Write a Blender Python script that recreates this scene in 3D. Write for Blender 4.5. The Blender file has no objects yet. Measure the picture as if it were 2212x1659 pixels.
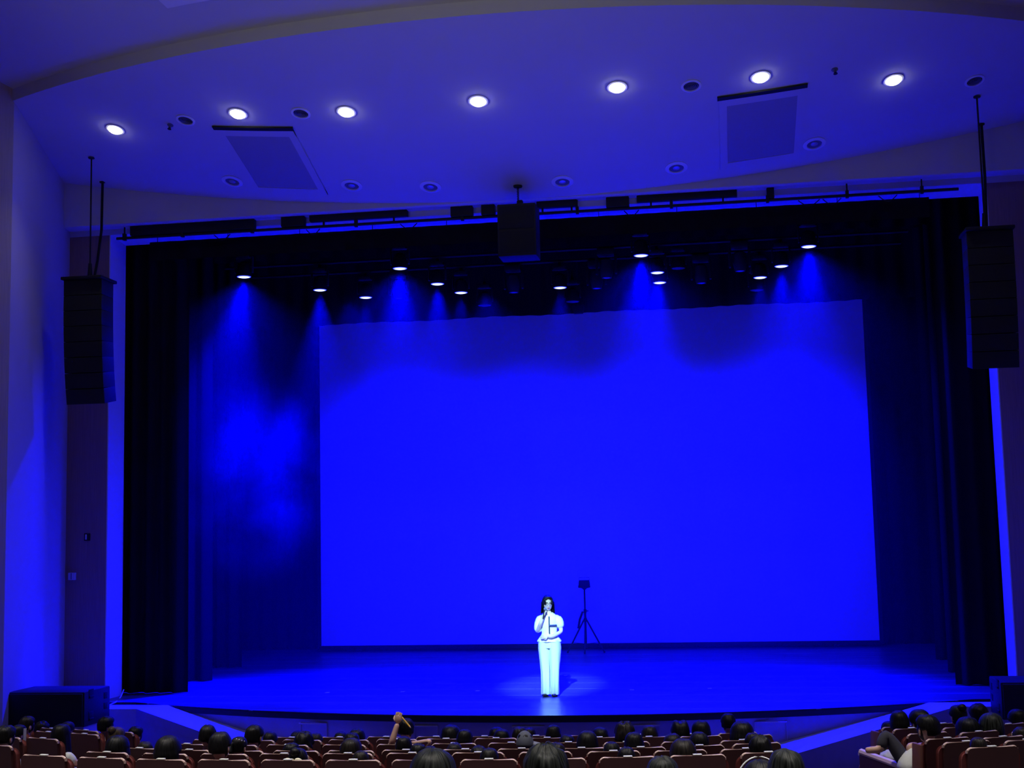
import bpy, bmesh, math, random
from mathutils import Vector, Matrix, Euler, noise
random.seed(7)
sc = bpy.context.scene
col = sc.collection
PI = math.pi

# ------------------------------------------------------------------ camera
CX, CZ, YAW, PITCH, ROLL, FOC = 3.16712, 2.71524, 0.15303, 0.11123, -0.0227, 2906.89
_w = Vector((-math.sin(YAW)*math.cos(PITCH), math.cos(YAW)*math.cos(PITCH), math.sin(PITCH)))
_r = Vector((math.cos(YAW), math.sin(YAW), 0)); _u = _r.cross(_w)
_c, _s = math.cos(ROLL), math.sin(ROLL)
_r, _u = _r*_c + _u*_s, -_r*_s + _u*_c
EYE = Vector((CX, 0, CZ))
cd = bpy.data.cameras.new('camera'); cam = bpy.data.objects.new('camera', cd); col.objects.link(cam)
cd.sensor_width = 36; cd.sensor_fit = 'HORIZONTAL'; cd.lens = FOC/2212*36; cd.clip_end = 200
cam.matrix_world = Matrix(((_r.x, _u.x, -_w.x, EYE.x), (_r.y, _u.y, -_w.y, EYE.y), (_r.z, _u.z, -_w.z, EYE.z), (0, 0, 0, 1)))
sc.camera = cam

def ray(x, y): return _w + _r*((x-1106)/FOC) + _u*((829.5-y)/FOC)
def on_y(x, y, Y): d = ray(x, y); return EYE + d*(Y/d.y)
def on_z(x, y, Z): d = ray(x, y); return EYE + d*((Z-CZ)/d.z)

# ------------------------------------------------------------------ world, colour management, lights
wd = bpy.data.worlds.new('world'); sc.world = wd; wd.use_nodes = True
wb = wd.node_tree.nodes['Background']; wb.inputs[0].default_value = (0.40, 0.36, 0.50, 1); wb.inputs[1].default_value = 0.02
vs = sc.view_settings
vs.view_transform = 'Standard'; vs.look = 'None'; vs.exposure = 0; vs.gamma = 1; vs.use_curve_mapping = False
cy = sc.cycles; cy.max_bounces = 6; cy.diffuse_bounces = 4; cy.glossy_bounces = 3; cy.volume_bounces = 0; cy.transmission_bounces = 2
cy.adaptive_threshold = 0.03; cy.volume_step_rate = 3.0; cy.volume_max_steps = 48
BLUE = (0.0, 0.0, 1.0)
def lamp(kind, name, loc, energy, color, aim=None, size=0.1, spot=None, blend=0.5, parent=None, sy=None):
    d = bpy.data.lights.new(name, kind); o = bpy.data.objects.new(name, d); col.objects.link(o)
    d.energy = energy; d.color = color
    if kind == 'AREA':
        d.size = size
        if sy: d.shape = 'RECTANGLE'; d.size_y = sy
    else: d.shadow_soft_size = size
    if spot: d.spot_size = math.radians(spot); d.spot_blend = blend
    o.location = loc
    if aim is not None:
        v = Vector(aim) - Vector(loc); o.rotation_euler = v.to_track_quat('-Z', 'Y').to_euler()
    return o
# dimmed house lights recessed in the hall ceiling above the audience
for hx in (-6, -2, 2, 6):
    for hy, e in ((6.5, 1900), (11.2, 1700)):
        lamp('SPOT', 'house_light', (hx, hy, 11.6), e, (1.0, 0.93, 0.86), (hx*0.9, hy+0.5, 0), 0.12, 62, 1.0)
lamp('SPOT', 'house_light', (-6.4, 12.0, 11.0), 240, (1.0, 0.9, 0.86), (-9.3, 17.3, 6.4), 0.2, 24, 1.0)
for hx in (-5.5, 5.5):  # added fill: unseen spots aimed up to brighten ceiling and header
    lamp('SPOT', 'added_ceiling_fill', (hx, 3.0, 5.2), 600, (0.93, 0.97, 1.0), (hx*0.35, 17.6, 12.6), 0.3, 44, 1.0)
# follow spot from the back of the hall on the presenter
lamp('SPOT', 'follow_spot', (0.9, 4.5, 10.6), 44000, (0.43, 0.9, 1.0), (0.08, 22.6, 0.95), 0.1, 5.5, 0.9)
# stage washes on the bars (the lit heads built below carry one spot each)
E_BAR = {1: 48000, 2: 32000, 3: 9000}
# cyc wash hung behind the last border, washing the screen
for cxw in (-4.6, -1.6, 1.6, 4.6):
    lamp('SPOT', 'cyc_wash', (cxw, 27.5, 7.75), 2600, BLUE, (cxw*0.95, 31.9, 2.6), 0.1, 84, 1.0)

# ------------------------------------------------------------------ helpers
class MB:
    def __init__(s): s.v = []; s.f = []
    def add(s, vs, fs, M=None):
        n = len(s.v); s.v += [(M @ Vector(p))[:] if M else tuple(p) for p in vs]; s.f += [tuple(i+n for i in f) for f in fs]; return s
    def box(s, c, d, M=None, taper=1.0):
        x, y, z = d[0]/2, d[1]/2, d[2]/2
        t = taper
        p = [(-x, -y, -z), (x, -y, -z), (x, y, -z), (-x, y, -z), (-x*t, -y*t, z), (x*t, -y*t, z), (x*t, y*t, z), (-x*t, y*t, z)]
        p = [(a+c[0], b+c[1], e+c[2]) for a, b, e in p]
        return s.add(p, [(3, 2, 1, 0), (4, 5, 6, 7), (0, 1, 5, 4), (1, 2, 6, 5), (2, 3, 7, 6), (3, 0, 4, 7)], M)
    def tube(s, pts, r, n=8, M=None, cap=True):
        pts = [Vector(p) for p in pts]; rs = r if isinstance(r, (list, tuple)) else [r]*len(pts)
        vs = []; fs = []; ref = None
        for i, p in enumerate(pts):
            t = (pts[min(i+1, len(pts)-1)] - pts[max(i-1, 0)]).normalized()
            if ref is None: ref = Vector((0, 0, 1)) if abs(t.z) < 0.9 else Vector((1, 0, 0))
            a = t.cross(ref).normalized(); b = t.cross(a).normalized(); ref = b.cross(t) if False else ref
            for k in range(n):
                q = 2*PI*k/n; vs.append((p + (a*math.cos(q) + b*math.sin(q))*rs[i])[:])
        for i in range(len(pts)-1):
            for k in range(n):
                fs.append((i*n+k, i*n+(k+1) % n, (i+1)*n+(k+1) % n, (i+1)*n+k))
        if cap: fs += [tuple(range(n))[::-1], tuple((len(pts)-1)*n+k for k in range(n))]
        return s.add(vs, fs, M)
    def lathe(s, prof, n=20, M=None):
        vs = []; fs = []
        for r, z in prof:
            for k in range(n): vs.append((r*math.cos(2*PI*k/n), r*math.sin(2*PI*k/n), z))
        for i in range(len(prof)-1):
            for k in range(n): fs.append((i*n+k, i*n+(k+1) % n, (i+1)*n+(k+1) % n, (i+1)*n+k))
        fs += [tuple(range(n))[::-1], tuple((len(prof)-1)*n+k for k in range(n))]
        return s.add(vs, fs, M)
    def prism(s, poly, z0, z1, M=None):
        n = len(poly); vs = [(x, y, z0) for x, y in poly] + [(x, y, z1) for x, y in poly]
        return s.add(vs, [tuple(range(n))[::-1], tuple(range(n, 2*n))] + [(k, (k+1) % n, n+(k+1) % n, n+k) for k in range(n)], M)
    def ball(s, c, r, n=16, m=10, M=None, fn=None):
        vs = []; fs = []
        if not isinstance(r, (tuple, list)): r = (r, r, r)
        for i in range(m+1):
            th = PI*i/m
            for k in range(n):
                q = 2*PI*k/n; d = Vector((math.sin(th)*math.cos(q), math.sin(th)*math.sin(q), math.cos(th)))
                k_ = fn(d) if fn else 1.0
                vs.append((c[0]+d.x*r[0]*k_, c[1]+d.y*r[1]*k_, c[2]+d.z*r[2]*k_))
        for i in range(m):
            for k in range(n): fs.append((i*n+k, (i+1)*n+k, (i+1)*n+(k+1) % n, i*n+(k+1) % n))
        return s.add(vs, fs, M)
    def grid(s, fn, nu, nv, M=None):
        vs = [fn(i/nu, j/nv) for j in range(nv+1) for i in range(nu+1)]
        fs = [(j*(nu+1)+i, j*(nu+1)+i+1, (j+1)*(nu+1)+i+1, (j+1)*(nu+1)+i) for j in range(nv) for i in range(nu)]
        return s.add(vs, fs, M)
    def mesh(s, name, m=None, bevel=0, seg=2, smooth=35, weld=True):
        me = bpy.data.meshes.new(name); me.from_pydata(s.v, [], s.f)
        bm = bmesh.new(); bm.from_mesh(me)
        if weld: bmesh.ops.remove_doubles(bm, verts=bm.verts, dist=1e-5)
        if bevel:
            es = [e for e in bm.edges if len(e.link_faces) == 2 and e.calc_face_angle(0) > 0.5]
            bmesh.ops.bevel(bm, geom=es, offset=bevel, segments=seg, profile=0.5, affect='EDGES', clamp_overlap=True)
        bmesh.ops.recalc_face_normals(bm, faces=bm.faces)
        bm.to_mesh(me); bm.free()
        if smooth:
            me.polygons.foreach_set('use_smooth', [True]*len(me.polygons)); me.set_sharp_from_angle(angle=math.radians(smooth))
        if m: me.materials.append(m)
        return me
    def build(s, name, m, parent=None, bevel=0, seg=2, smooth=35, loc=None, weld=True):
        return link(name, s.mesh(name, m, bevel, seg, smooth, weld), parent, loc)
def link(name, me, parent=None, loc=None):
    o = bpy.data.objects.new(name, me); col.objects.link(o)
    if parent: o.parent = parent
    if loc: o.location = loc
    return o
def tag(o, label, cat, group=None):
    o['label'] = label; o['category'] = cat
    if group: o['group'] = group
    return o
def thing(name, label, cat, loc=(0, 0, 0), rz=0.0, group=None, rot=None):
    o = bpy.data.objects.new(name, None); col.objects.link(o); o.empty_display_size = 0.1
    o.location = loc; o.rotation_euler = rot if rot else (0, 0, rz)
    return tag(o, label, cat, group)
def struct(o, label=None):
    o['kind'] = 'structure'
    if label: o['label'] = label
    return o
def copy_thing(root, loc, rot, label, group=None):
    r = root.copy(); col.objects.link(r); r.location = loc; r.rotation_euler = rot; r['label'] = label
    if group: r['group'] = group
    for ch in list(root.children):
        c = ch.copy(); col.objects.link(c); c.parent = r
        for g in list(ch.children):
            d = g.copy(); col.objects.link(d); d.parent = c
    return r
ORD = ['zeroth', 'first', 'second', 'third', 'fourth', 'fifth', 'sixth', 'seventh', 'eighth', 'ninth', 'tenth', 'eleventh', 'twelfth', 'thirteenth', 'fourteenth']

# ------------------------------------------------------------------ materials
def mat(name, c, rough=0.6, metal=0.0, var=0.08, scale=12.0, bump=0.0, spec=0.5, sheen=0.0, coat=0.0, stretch=None):
    m = bpy.data.materials.new(name); m.use_nodes = True; nt = m.node_tree; N = nt.nodes; L = nt.links
    b = N['Principled BSDF']; b.inputs['Roughness'].default_value = rough; b.inputs['Metallic'].default_value = metal
    b.inputs['Specular IOR Level'].default_value = spec
    if sheen: b.inputs['Sheen Weight'].default_value = sheen
    if coat: b.inputs['Coat Weight'].default_value = coat; b.inputs['Coat Roughness'].default_value = 0.12
    tc = N.new('ShaderNodeTexCoord'); mp = N.new('ShaderNodeMapping'); L.new(tc.outputs['Object'], mp.inputs[0])
    if stretch: mp.inputs['Scale'].default_value = stretch
    nz = N.new('ShaderNodeTexNoise'); nz.inputs['Scale'].default_value = scale; nz.inputs['Detail'].default_value = 4; L.new(mp.outputs[0], nz.inputs['Vector'])
    mx = N.new('ShaderNodeMix'); mx.data_type = 'RGBA'; L.new(nz.outputs['Fac'], mx.inputs[0])
    mx.inputs[6].default_value = tuple(max(0, k*(1-var)) for k in c)+(1,); mx.inputs[7].default_value = tuple(min(1, k*(1+var)) for k in c)+(1,)
    L.new(mx.outputs[2], b.inputs['Base Color'])
    if bump:
        bp = N.new('ShaderNodeBump'); bp.inputs['Strength'].default_value = bump; bp.inputs['Distance'].default_value = 0.01
        L.new(nz.outputs['Fac'], bp.inputs['Height']); L.new(bp.outputs[0], b.inputs['Normal'])
    return m
def emit(name, c, strength):
    m = bpy.data.materials.new(name); m.use_nodes = True; nt = m.node_tree
    b = nt.nodes['Principled BSDF']; b.inputs['Base Color'].default_value = (0.8, 0.8, 0.8, 1)
    b.inputs['Emission Color'].default_value = c+(1,); b.inputs['Emission Strength'].default_value = strength
    return m
def hair_mat(name, c, c2, rough=0.42):
    m = bpy.data.materials.new(name); m.use_nodes = True; nt = m.node_tree; N = nt.nodes; L = nt.links
    b = N['Principled BSDF']; b.inputs['Roughness'].default_value = rough; b.inputs['Specular IOR Level'].default_value = 0.2
    tc = N.new('ShaderNodeTexCoord'); sp = N.new('ShaderNodeSeparateXYZ'); L.new(tc.outputs['Object'], sp.inputs[0])
    at = N.new('ShaderNodeMath'); at.operation = 'ARCTAN2'; L.new(sp.outputs[0], at.inputs[0]); L.new(sp.outputs[1], at.inputs[1])
    cb = N.new('ShaderNodeCombineXYZ'); L.new(at.outputs[0], cb.inputs[0])
    zz = N.new('ShaderNodeMath'); zz.operation = 'MULTIPLY'; zz.inputs[1].default_value = 0.9; L.new(sp.outputs[2], zz.inputs[0]); L.new(zz.outputs[0], cb.inputs[1])
    nz = N.new('ShaderNodeTexNoise'); nz.inputs['Scale'].default_value = 9; nz.inputs['Detail'].default_value = 6; L.new(cb.outputs[0], nz.inputs['Vector'])
    rp = N.new('ShaderNodeValToRGB'); rp.color_ramp.elements[0].position = 0.4; rp.color_ramp.elements[1].position = 0.68
    rp.color_ramp.elements[0].color = c+(1,); rp.color_ramp.elements[1].color = c2+(1,)
    L.new(nz.outputs['Fac'], rp.inputs[0]); L.new(rp.outputs[0], b.inputs['Base Color'])
    bp = N.new('ShaderNodeBump'); bp.inputs['Strength'].default_value = 0.6; bp.inputs['Distance'].default_value = 0.01
    L.new(nz.outputs['Fac'], bp.inputs['Height']); L.new(bp.outputs[0], b.inputs['Normal'])
    return m
M = {}
M['ceiling'] = mat('painted_ceiling', (0.60, 0.59, 0.58), 0.9, var=0.02, scale=3)
M['header'] = mat('painted_header', (0.62, 0.61, 0.61), 0.9, var=0.03, scale=3)
M['wall'] = mat('painted_wall', (0.52, 0.47, 0.46), 0.85, var=0.04, scale=4)
M['wood'] = mat('grained_wood_panel', (0.36, 0.23, 0.17), 0.6, var=0.35, scale=6, bump=0.15, stretch=(18, 18, 0.35))
M['palewood'] = mat('pale_grained_panel', (0.55, 0.47, 0.42), 0.6, var=0.25, scale=6, bump=0.2, stretch=(16, 16, 0.3))
M['reveal'] = mat('painted_reveal', (0.75, 0.75, 0.75), 0.8, var=0.02)
M['apron'] = mat('apron_wood', (0.46, 0.40, 0.40), 0.7, var=0.12, scale=8)
M['ramp'] = mat('ramp_covering', (0.45, 0.45, 0.47), 0.55, var=0.06)
M['hall_floor'] = mat('hall_carpet', (0.12, 0.10, 0.11), 0.95, var=0.3, scale=60, bump=0.3)
M['drape'] = mat('black_drape', (0.014, 0.014, 0.016), 0.95, var=0.2, scale=20, spec=0.05)
M['screen'] = mat('screen_fabric', (0.80, 0.80, 0.82), 0.9, var=0.01, scale=2, spec=0.1)
M['black_metal'] = mat('black_metal', (0.008, 0.008, 0.009), 0.6, var=0.2, spec=0.4)
M['black_plastic'] = mat('black_plastic', (0.008, 0.008, 0.009), 0.65, var=0.2, spec=0.3)
M['grille'] = mat('speaker_grille', (0.010, 0.012, 0.013), 0.75, var=0.35, scale=90, bump=0.4)
M['cabinet'] = mat('speaker_cabinet', (0.016, 0.016, 0.018), 0.6, var=0.15, scale=40, bump=0.2)
M['ring'] = mat('white_fitting_ring', (0.80, 0.80, 0.80), 0.5, var=0.02)
M['dark_grille'] = mat('dark_vent_metal', (0.14, 0.14, 0.15), 0.5, var=0.1)
M['reflector'] = mat('lamp_reflector', (0.45, 0.45, 0.46), 0.35, metal=0.4, var=0.05)
M['hatch'] = mat('perforated_hatch_panel', (0.36, 0.35, 0.36), 0.85, var=0.08, scale=60)
M['lamp_white'] = emit('downlight_lens', (1.0, 0.98, 0.94), 13)
M['lamp_blue'] = emit('wash_lens', (0.42, 0.5, 1.0), 2.6)
_nt = M['lamp_blue'].node_tree; _b = _nt.nodes['Principled BSDF']; _tc = _nt.nodes.new('ShaderNodeTexCoord'); _mp = _nt.nodes.new('ShaderNodeMapping')
_mp.inputs['Scale'].default_value = (1, 1, 0); _nt.links.new(_tc.outputs['Object'], _mp.inputs[0])
_ln = _nt.nodes.new('ShaderNodeVectorMath'); _ln.operation = 'LENGTH'; _nt.links.new(_mp.outputs[0], _ln.inputs[0])
_rp = _nt.nodes.new('ShaderNodeValToRGB'); _rp.color_ramp.elements[0].position = 0.085; _rp.color_ramp.elements[0].color = (0.5, 0.6, 1, 1)
_rp.color_ramp.elements[1].position = 0.13; _rp.color_ramp.elements[1].color = (0.0, 0.005, 1, 1)
_nt.links.new(_ln.outputs['Value'], _rp.inputs[0]); _nt.links.new(_rp.outputs[0], _b.inputs['Emission Color'])
M['red_fabric'] = mat('red_seat_fabric', (0.15, 0.022, 0.022), 0.9, var=0.15, scale=70, bump=0.2, sheen=0.1)
M['shell'] = mat('maroon_seat_shell', (0.06, 0.016, 0.02), 0.55, var=0.12)
M['rim'] = mat('seat_rim_wood', (0.72, 0.52, 0.45), 0.45, var=0.12, scale=20, stretch=(1, 8, 8))
M['end'] = mat('brown_end_panel', (0.16, 0.06, 0.045), 0.6, var=0.15, scale=15)
M['plate'] = mat('white_number_plate', (0.85, 0.87, 0.80), 0.4, var=0.03)
M['chrome'] = mat('steel', (0.5, 0.5, 0.52), 0.3, metal=0.9, var=0.05)
M['skin'] = mat('skin', (0.62, 0.38, 0.28), 0.5, var=0.05)
M['skin_woman'] = mat('skin_fair', (0.70, 0.50, 0.42), 0.5, var=0.04)
M['eye'] = mat('eye_dark', (0.03, 0.02, 0.02), 0.2, var=0.05)
M['lip'] = mat('lip', (0.45, 0.12, 0.12), 0.4, var=0.05)
M['white_cloth'] = mat('white_cloth', (0.82, 0.82, 0.80), 0.85, var=0.03, scale=25, bump=0.1)
M['white_trousers'] = mat('white_trouser_cloth', (0.66, 0.72, 0.74), 0.85, var=0.05, scale=25, bump=0.1)
M['dark_strip'] = mat('navy_strip', (0.03, 0.04, 0.10), 0.7, var=0.1)  # blouse front line and painted sleeve shade
M['tshirt_white'] = mat('white_tshirt', (0.72, 0.74, 0.70), 0.9, var=0.08, scale=30, bump=0.2)
M['tshirt_dark'] = mat('dark_shirt', (0.03, 0.03, 0.035), 0.9, var=0.2, scale=30)
M['tshirt_grey'] = mat('grey_shirt', (0.20, 0.21, 0.24), 0.9, var=0.1, scale=30)
M['tshirt_blue'] = mat('pale_blue_shirt', (0.35, 0.42, 0.62), 0.9, var=0.1, scale=30)
M['tshirt_print'] = mat('printed_cream_shirt', (0.72, 0.72, 0.55), 0.9, var=0.5, scale=45)
M['trousers'] = mat('dark_trousers', (0.04, 0.04, 0.06), 0.9, var=0.15, scale=30)
M['lavender'] = mat('lavender_cloth', (0.50, 0.50, 0.66), 0.9, var=0.12, scale=14, bump=0.3)
M['cap_cloth'] = mat('slate_cap_cloth', (0.10, 0.11, 0.15), 0.85, var=0.1, scale=40)
M['cream'] = mat('cream_satin', (0.80, 0.78, 0.55), 0.45, var=0.1, scale=30)
M['yellow'] = mat('yellow_pencil', (0.85, 0.5, 0.02), 0.5, var=0.05)
M['switch'] = mat('plastic_switch_plate', (0.7, 0.72, 0.75), 0.5, var=0.02)
M['tape'] = mat('floor_tape', (0.8, 0.85, 0.9), 0.5, var=0.05)
M['hair'] = hair_mat('black_hair', (0.003, 0.003, 0.004), (0.009, 0.009, 0.011))
M['hair_brown'] = hair_mat('brown_black_hair', (0.006, 0.005, 0.005), (0.022, 0.016, 0.014))
M['hair_gold'] = hair_mat('golden_brown_hair', (0.03, 0.02, 0.012), (0.12, 0.08, 0.04))
M['hair_grey'] = hair_mat('sheen_black_hair', (0.004, 0.005, 0.005), (0.045, 0.052, 0.048))

# stage floor: black vinyl sheets with taped seams
m = mat('stage_vinyl', (0.055, 0.055, 0.06), 0.38, var=0.25, scale=2.2, spec=0.5); M['stage'] = m
nt = m.node_tree; N = nt.nodes; L = nt.links; b = N['Principled BSDF']
tc = N.new('ShaderNodeTexCoord'); sp = N.new('ShaderNodeSeparateXYZ'); L.new(tc.outputs['Object'], sp.inputs[0])
def mth(op, a, v):
    n = N.new('ShaderNodeMath'); n.operation = op; L.new(a, n.inputs[0])
    if v is not None: n.inputs[1].default_value = v
    return n.outputs[0]
fr = mth('FRACT', mth('MULTIPLY', sp.outputs[1], 1/0.92), None); seam = mth('LESS_THAN', fr, 0.028)
old = b.inputs['Base Color'].links[0].from_socket
mx = N.new('ShaderNodeMix'); mx.data_type = 'RGBA'; L.new(seam, mx.inputs[0]); L.new(old, mx.inputs[6]); mx.inputs[7].default_value = (0.30, 0.30, 0.34, 1)
L.new(mx.outputs[2], b.inputs['Base Color'])
nz = N.new('ShaderNodeTexNoise'); nz.inputs['Scale'].default_value = 1.3; nz.inputs['Detail'].default_value = 5; L.new(tc.outputs['Object'], nz.inputs['Vector'])
mr = N.new('ShaderNodeMapRange'); mr.inputs[3].default_value = 0.2; mr.inputs[4].default_value = 0.5; L.new(nz.outputs['Fac'], mr.inputs[0]); L.new(mr.outputs[0], b.inputs['Roughness'])

# ------------------------------------------------------------------ geometry constants
W, YF, YR, ZS, ZS2 = 7.634, 22.6, 23.24, 8.28, 8.22       # opening half width, front and rear of reveal, soffit
YH, ZT = 22.2, 8.38                            # header face and its lower edge
YC, RA, KC, ZB = 34.2, 12.0, 0.31, 8.38        # ceiling cone
RHO1 = 16.65
def cone_z(x, y): return ZB + KC*(math.hypot(x, YC-y) - RA)
def on_cone(px, py):
    d = ray(px, py); lo, hi = 5.0, 40.0
    for _ in range(60):
        k = (lo+hi)/2; p = EYE + d*k
        if p.z > cone_z(p.x, p.y): hi = k
        else: lo = k
    return EYE + d*lo
def cone_mat(p):                                 # local frame: -Z out of the ceiling, +Y up the slope
    rho = math.hypot(p.x, YC-p.y); rad = Vector((p.x/rho, (p.y-YC)/rho, 0))
    s = (rad + Vector((0, 0, KC))).normalized(); n = Vector((rad.x*KC, rad.y*KC, -1)).normalized()
    z = -n; x = s.cross(z)
    return Matrix(((x.x, s.x, z.x, p.x), (x.y, s.y, z.y, p.y), (x.z, s.z, z.z, p.z), (0, 0, 0, 1)))
RHOF = lambda x: YC - math.sqrt(max(0.01, 14.2**2 - x*x)) + (20.45 - (YC-14.2))   # stage front Y at x
AYC = 24.0
def floor_z(x, y):
    rho = math.hypot(x, AYC-y) if y < AYC else abs(x)
    return max(-0.9, -0.03 - 0.105*(13.0-rho))

# ------------------------------------------------------------------ room shell
CORN = (-7.85, 19.55)
mb = MB()
def cpt(u, v):
    # v 0: header line, v 1: fascia arc
    x = -8.45 + 16.9*u
    p0 = Vector((x, YH, 0)); a = math.asin(max(-1, min(1, (x*0.945)/RHO1)))
    p1 = Vector((RHO1*math.sin(a), YC-RHO1*math.cos(a), 0))
    p = p0.lerp(p1, v); return (p.x, p.y, cone_z(p.x, p.y))
mb.grid(cpt, 60, 14); struct(mb.build('ceiling', M['ceiling'], smooth=60), 'smooth sloping ceiling panel above the stage front with lit downlights')
A1 = math.asin(8.45*0.945/RHO1)
def fas(u, v):
    a = -A1*1.25 + 2.5*A1*u; return (RHO1*math.sin(a), YC-RHO1*math.cos(a), ZB+KC*(RHO1-RA) + 0.20*v)
struct(MB().grid(fas, 60, 1).build('trim_1', M['header'], smooth=60), 'curved dark fascia edge of the ceiling panel')
def up(u, v):
    a = -A1*1.25 + 2.5*A1*u; r = RHO1 + 9.0*v; return (r*math.sin(a), YC-r*math.cos(a), ZB+KC*(RHO1-RA)+0.20 + 0.33*9.0*v)
struct(MB().grid(up, 60, 12).build('ceiling_hall', M['ceiling'], smooth=60), 'hall ceiling rising in front of the curved fascia')
# header face (upper wall over the opening) and its underside
mb = MB()
def hdr(u, v):
    x = -8.45 + 16.9*u; return (x, YH, ZT + (cone_z(x, YH)+0.05-ZT)*v)
mb.grid(hdr, 40, 1); mb.grid(lambda u, v: (-8.45+16.9*u, YH+(YF-YH)*v, ZT), 10, 2)
struct(mb.build('wall_header', M['header']), 'grey header wall over the stage opening')
# proscenium: lintel, soffit, jambs
lin = MB(); lin.box((0, YF+0.01, (ZT+ZS)/2), (2*W+1.6, 0.06, ZT-ZS)); struct(lin.build('wall_lintel', M['header']), 'grey lintel above the stage opening')
sf = MB(); sf.add([(-W, YF, ZS), (W, YF, ZS), (W, YR, ZS2), (-W, YR, ZS2), (-W, YF, ZS+0.1), (W, YF, ZS+0.1), (W, YR, ZS+0.1), (-W, YR, ZS+0.1)], [(0, 1, 2, 3), (7, 6, 5, 4), (2, 6, 7, 3)]); struct(sf.build('trim_2', M['reveal']), 'white soffit of the stage opening')
for sd, nm in ((-1, 'left'), (1, 'right')):
    j = MB(); j.box((sd*(W+0.01), (YF+YR)/2, ZS/2), (0.02, YR-YF, ZS)); struct(j.build('trim_reveal_'+nm, M['reveal']), 'white side reveal of the stage opening, '+nm)
    p = MB(); p.box((sd*(W+0.44), YF+0.03, ZT/2-0.6), (0.84, 0.06, ZT+1.2)); struct(p.build('wall_pilaster_'+nm, M['wood']), 'brown wood pilaster beside the stage opening, '+nm)
    wl = MB()
    wl.add([(sd*8.42, YF, -1.3), (sd*8.34, YH, -1.3), (sd*-CORN[0], CORN[1], -1.3), (sd*8.42, YF, 11.5), (sd*8.34, YH, 11.5), (sd*-CORN[0], CORN[1], 11.5)], [(0, 1, 4, 3), (1, 2, 5, 4)])
    struct(wl.build('wall_'+nm, M['wall']), 'plain side wall panel by the stage, '+nm)
    w2 = MB(); w2.add([(sd*-CORN[0], CORN[1], -1.3), (sd*9.4, 17.4, -1.3), (sd*9.6, -8, -1.3), (sd*-CORN[0], CORN[1], 11.8), (sd*9.4, 17.4, 13), (sd*9.6, -8, 16)], [(0, 1, 4, 3), (1, 2, 5, 4)])
    struct(w2.build('wall_hall_'+nm, M['palewood']), 'pale grained hall side wall, '+nm)
# hall floor
def fl(u, v):
    x = -10 + 20*u; y = -6 + 29*v; return (x, y, floor_z(x, y))
struct(MB().grid(fl, 60, 90).build('floor', M['hall_floor'], smooth=60), 'raked carpeted hall floor')
# stage floor with curved front
poly = [(-9.0, 33.5), (-9.0, 22.3)] + [(x, RHOF(x)) for x in [-6.9+13.8*i/48 for i in range(49)]] + [(9.0, 22.3), (9.0, 33.5)]
st = MB(); st.prism(poly, -0.10, 0.0); struct(st.build('stage_floor', M['stage'], smooth=0), 'black vinyl stage floor with pale seams')
ns = MB(); ns.grid(lambda u, v: (-6.9+13.8*u, RHOF(-6.9+13.8*u)-0.025, -0.012-0.088*v), 48, 1); struct(ns.build('trim_3', M['black_plastic'], smooth=60), 'black nosing along the curved stage edge')
ap = MB(); ap.grid(lambda u, v: (-7.2+14.4*u, RHOF(-7.2+14.4*u)+0.03, -0.09-0.95*v), 60, 1)
apron = struct(ap.build('wall_stage_front', M['apron'], smooth=60), 'curved wood front wall under the stage edge')
def apron_panel(pxa, pxb):
    xa = on_y(pxa, 1570, 20.6).x; xb = on_y(pxb, 1570, 20.6).x; mb = MB()
    for k in range(6):
        x0 = xa+(xb-xa)*k/6; x1 = xa+(xb-xa)*(k+1)/6
        for z0, z1, d in ((-0.60, -0.17, 0.012), ):
            mb.add([(x0, RHOF(x0)+0.03-d, z0), (x1, RHOF(x1)+0.03-d, z0), (x1, RHOF(x1)+0.03-d, z1), (x0, RHOF(x0)+0.03-d, z1)], [(0, 1, 2, 3)])
        if k in (0, 5): mb.box(((x0 if k == 0 else x1), RHOF(x0 if k == 0 else x1)+0.02, -0.385), (0.018, 0.05, 0.45))
    mb.box(((xa+xb)/2, min(RHOF(xa), RHOF(xb))+0.02, -0.165), (xb-xa, 0.045, 0.02))
    mb.build('access_panel', M['apron'], apron, smooth=0)
for a, b_ in ((636, 697), (896, 947), (1110, 1177), (1370, 1424), (1632, 1702)): apron_panel(a, b_)

# access ramps beside the stage front
for sd, nm in ((-1, 'left'), (1, 'right')):
    U = [(sd*8.3, 21.95, 0.0), (sd*6.18, 21.86, 0.0), (sd*2.6, 20.95, -0.75)]
    Lw = [(sd*8.3, 21.30, 0.0), (sd*6.5, 21.36, 0.0), (sd*3.05, 19.45, -0.62)]
    if sd > 0: Lw[2] = (2.95, 18.95, -0.62)
    rm = MB(); n = len(U)
    v = U + Lw
    rm.add(v, [(0, 1, 4, 3), (1, 2, 5, 4)])
    struct(rm.build('ramp_'+nm, M['ramp'], smooth=0), 'access ramp from the hall floor up to the stage, '+nm)
    sk = MB()
    kerb = [(p[0], p[1]-0.03, p[2]+0.03) for p in Lw]
    for i in range(2):
        a, b_ = Vector(Lw[i]), Vector(Lw[i+1]); d0 = Vector((0, -0.02, 0))
        sk.add([a+d0, b_+d0, (b_.x, b_.y-0.02, -1.2), (a.x, a.y-0.02, -1.2)], [(0, 1, 2, 3)])
        # shallow board line under the ramp edge
        for (za, zb) in ((-0.16, -0.175),):
            sk.add([(a.x, a.y-0.026, a.z+za), (b_.x, b_.y-0.026, b_.z+za), (b_.x, b_.y-0.026, b_.z+zb), (a.x, a.y-0.026, a.z+zb)], [(0, 1, 2, 3)])
    struct(sk.build('wall_ramp_'+nm, M['apron'], smooth=0), 'wood side wall under the access ramp, '+nm)
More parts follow.
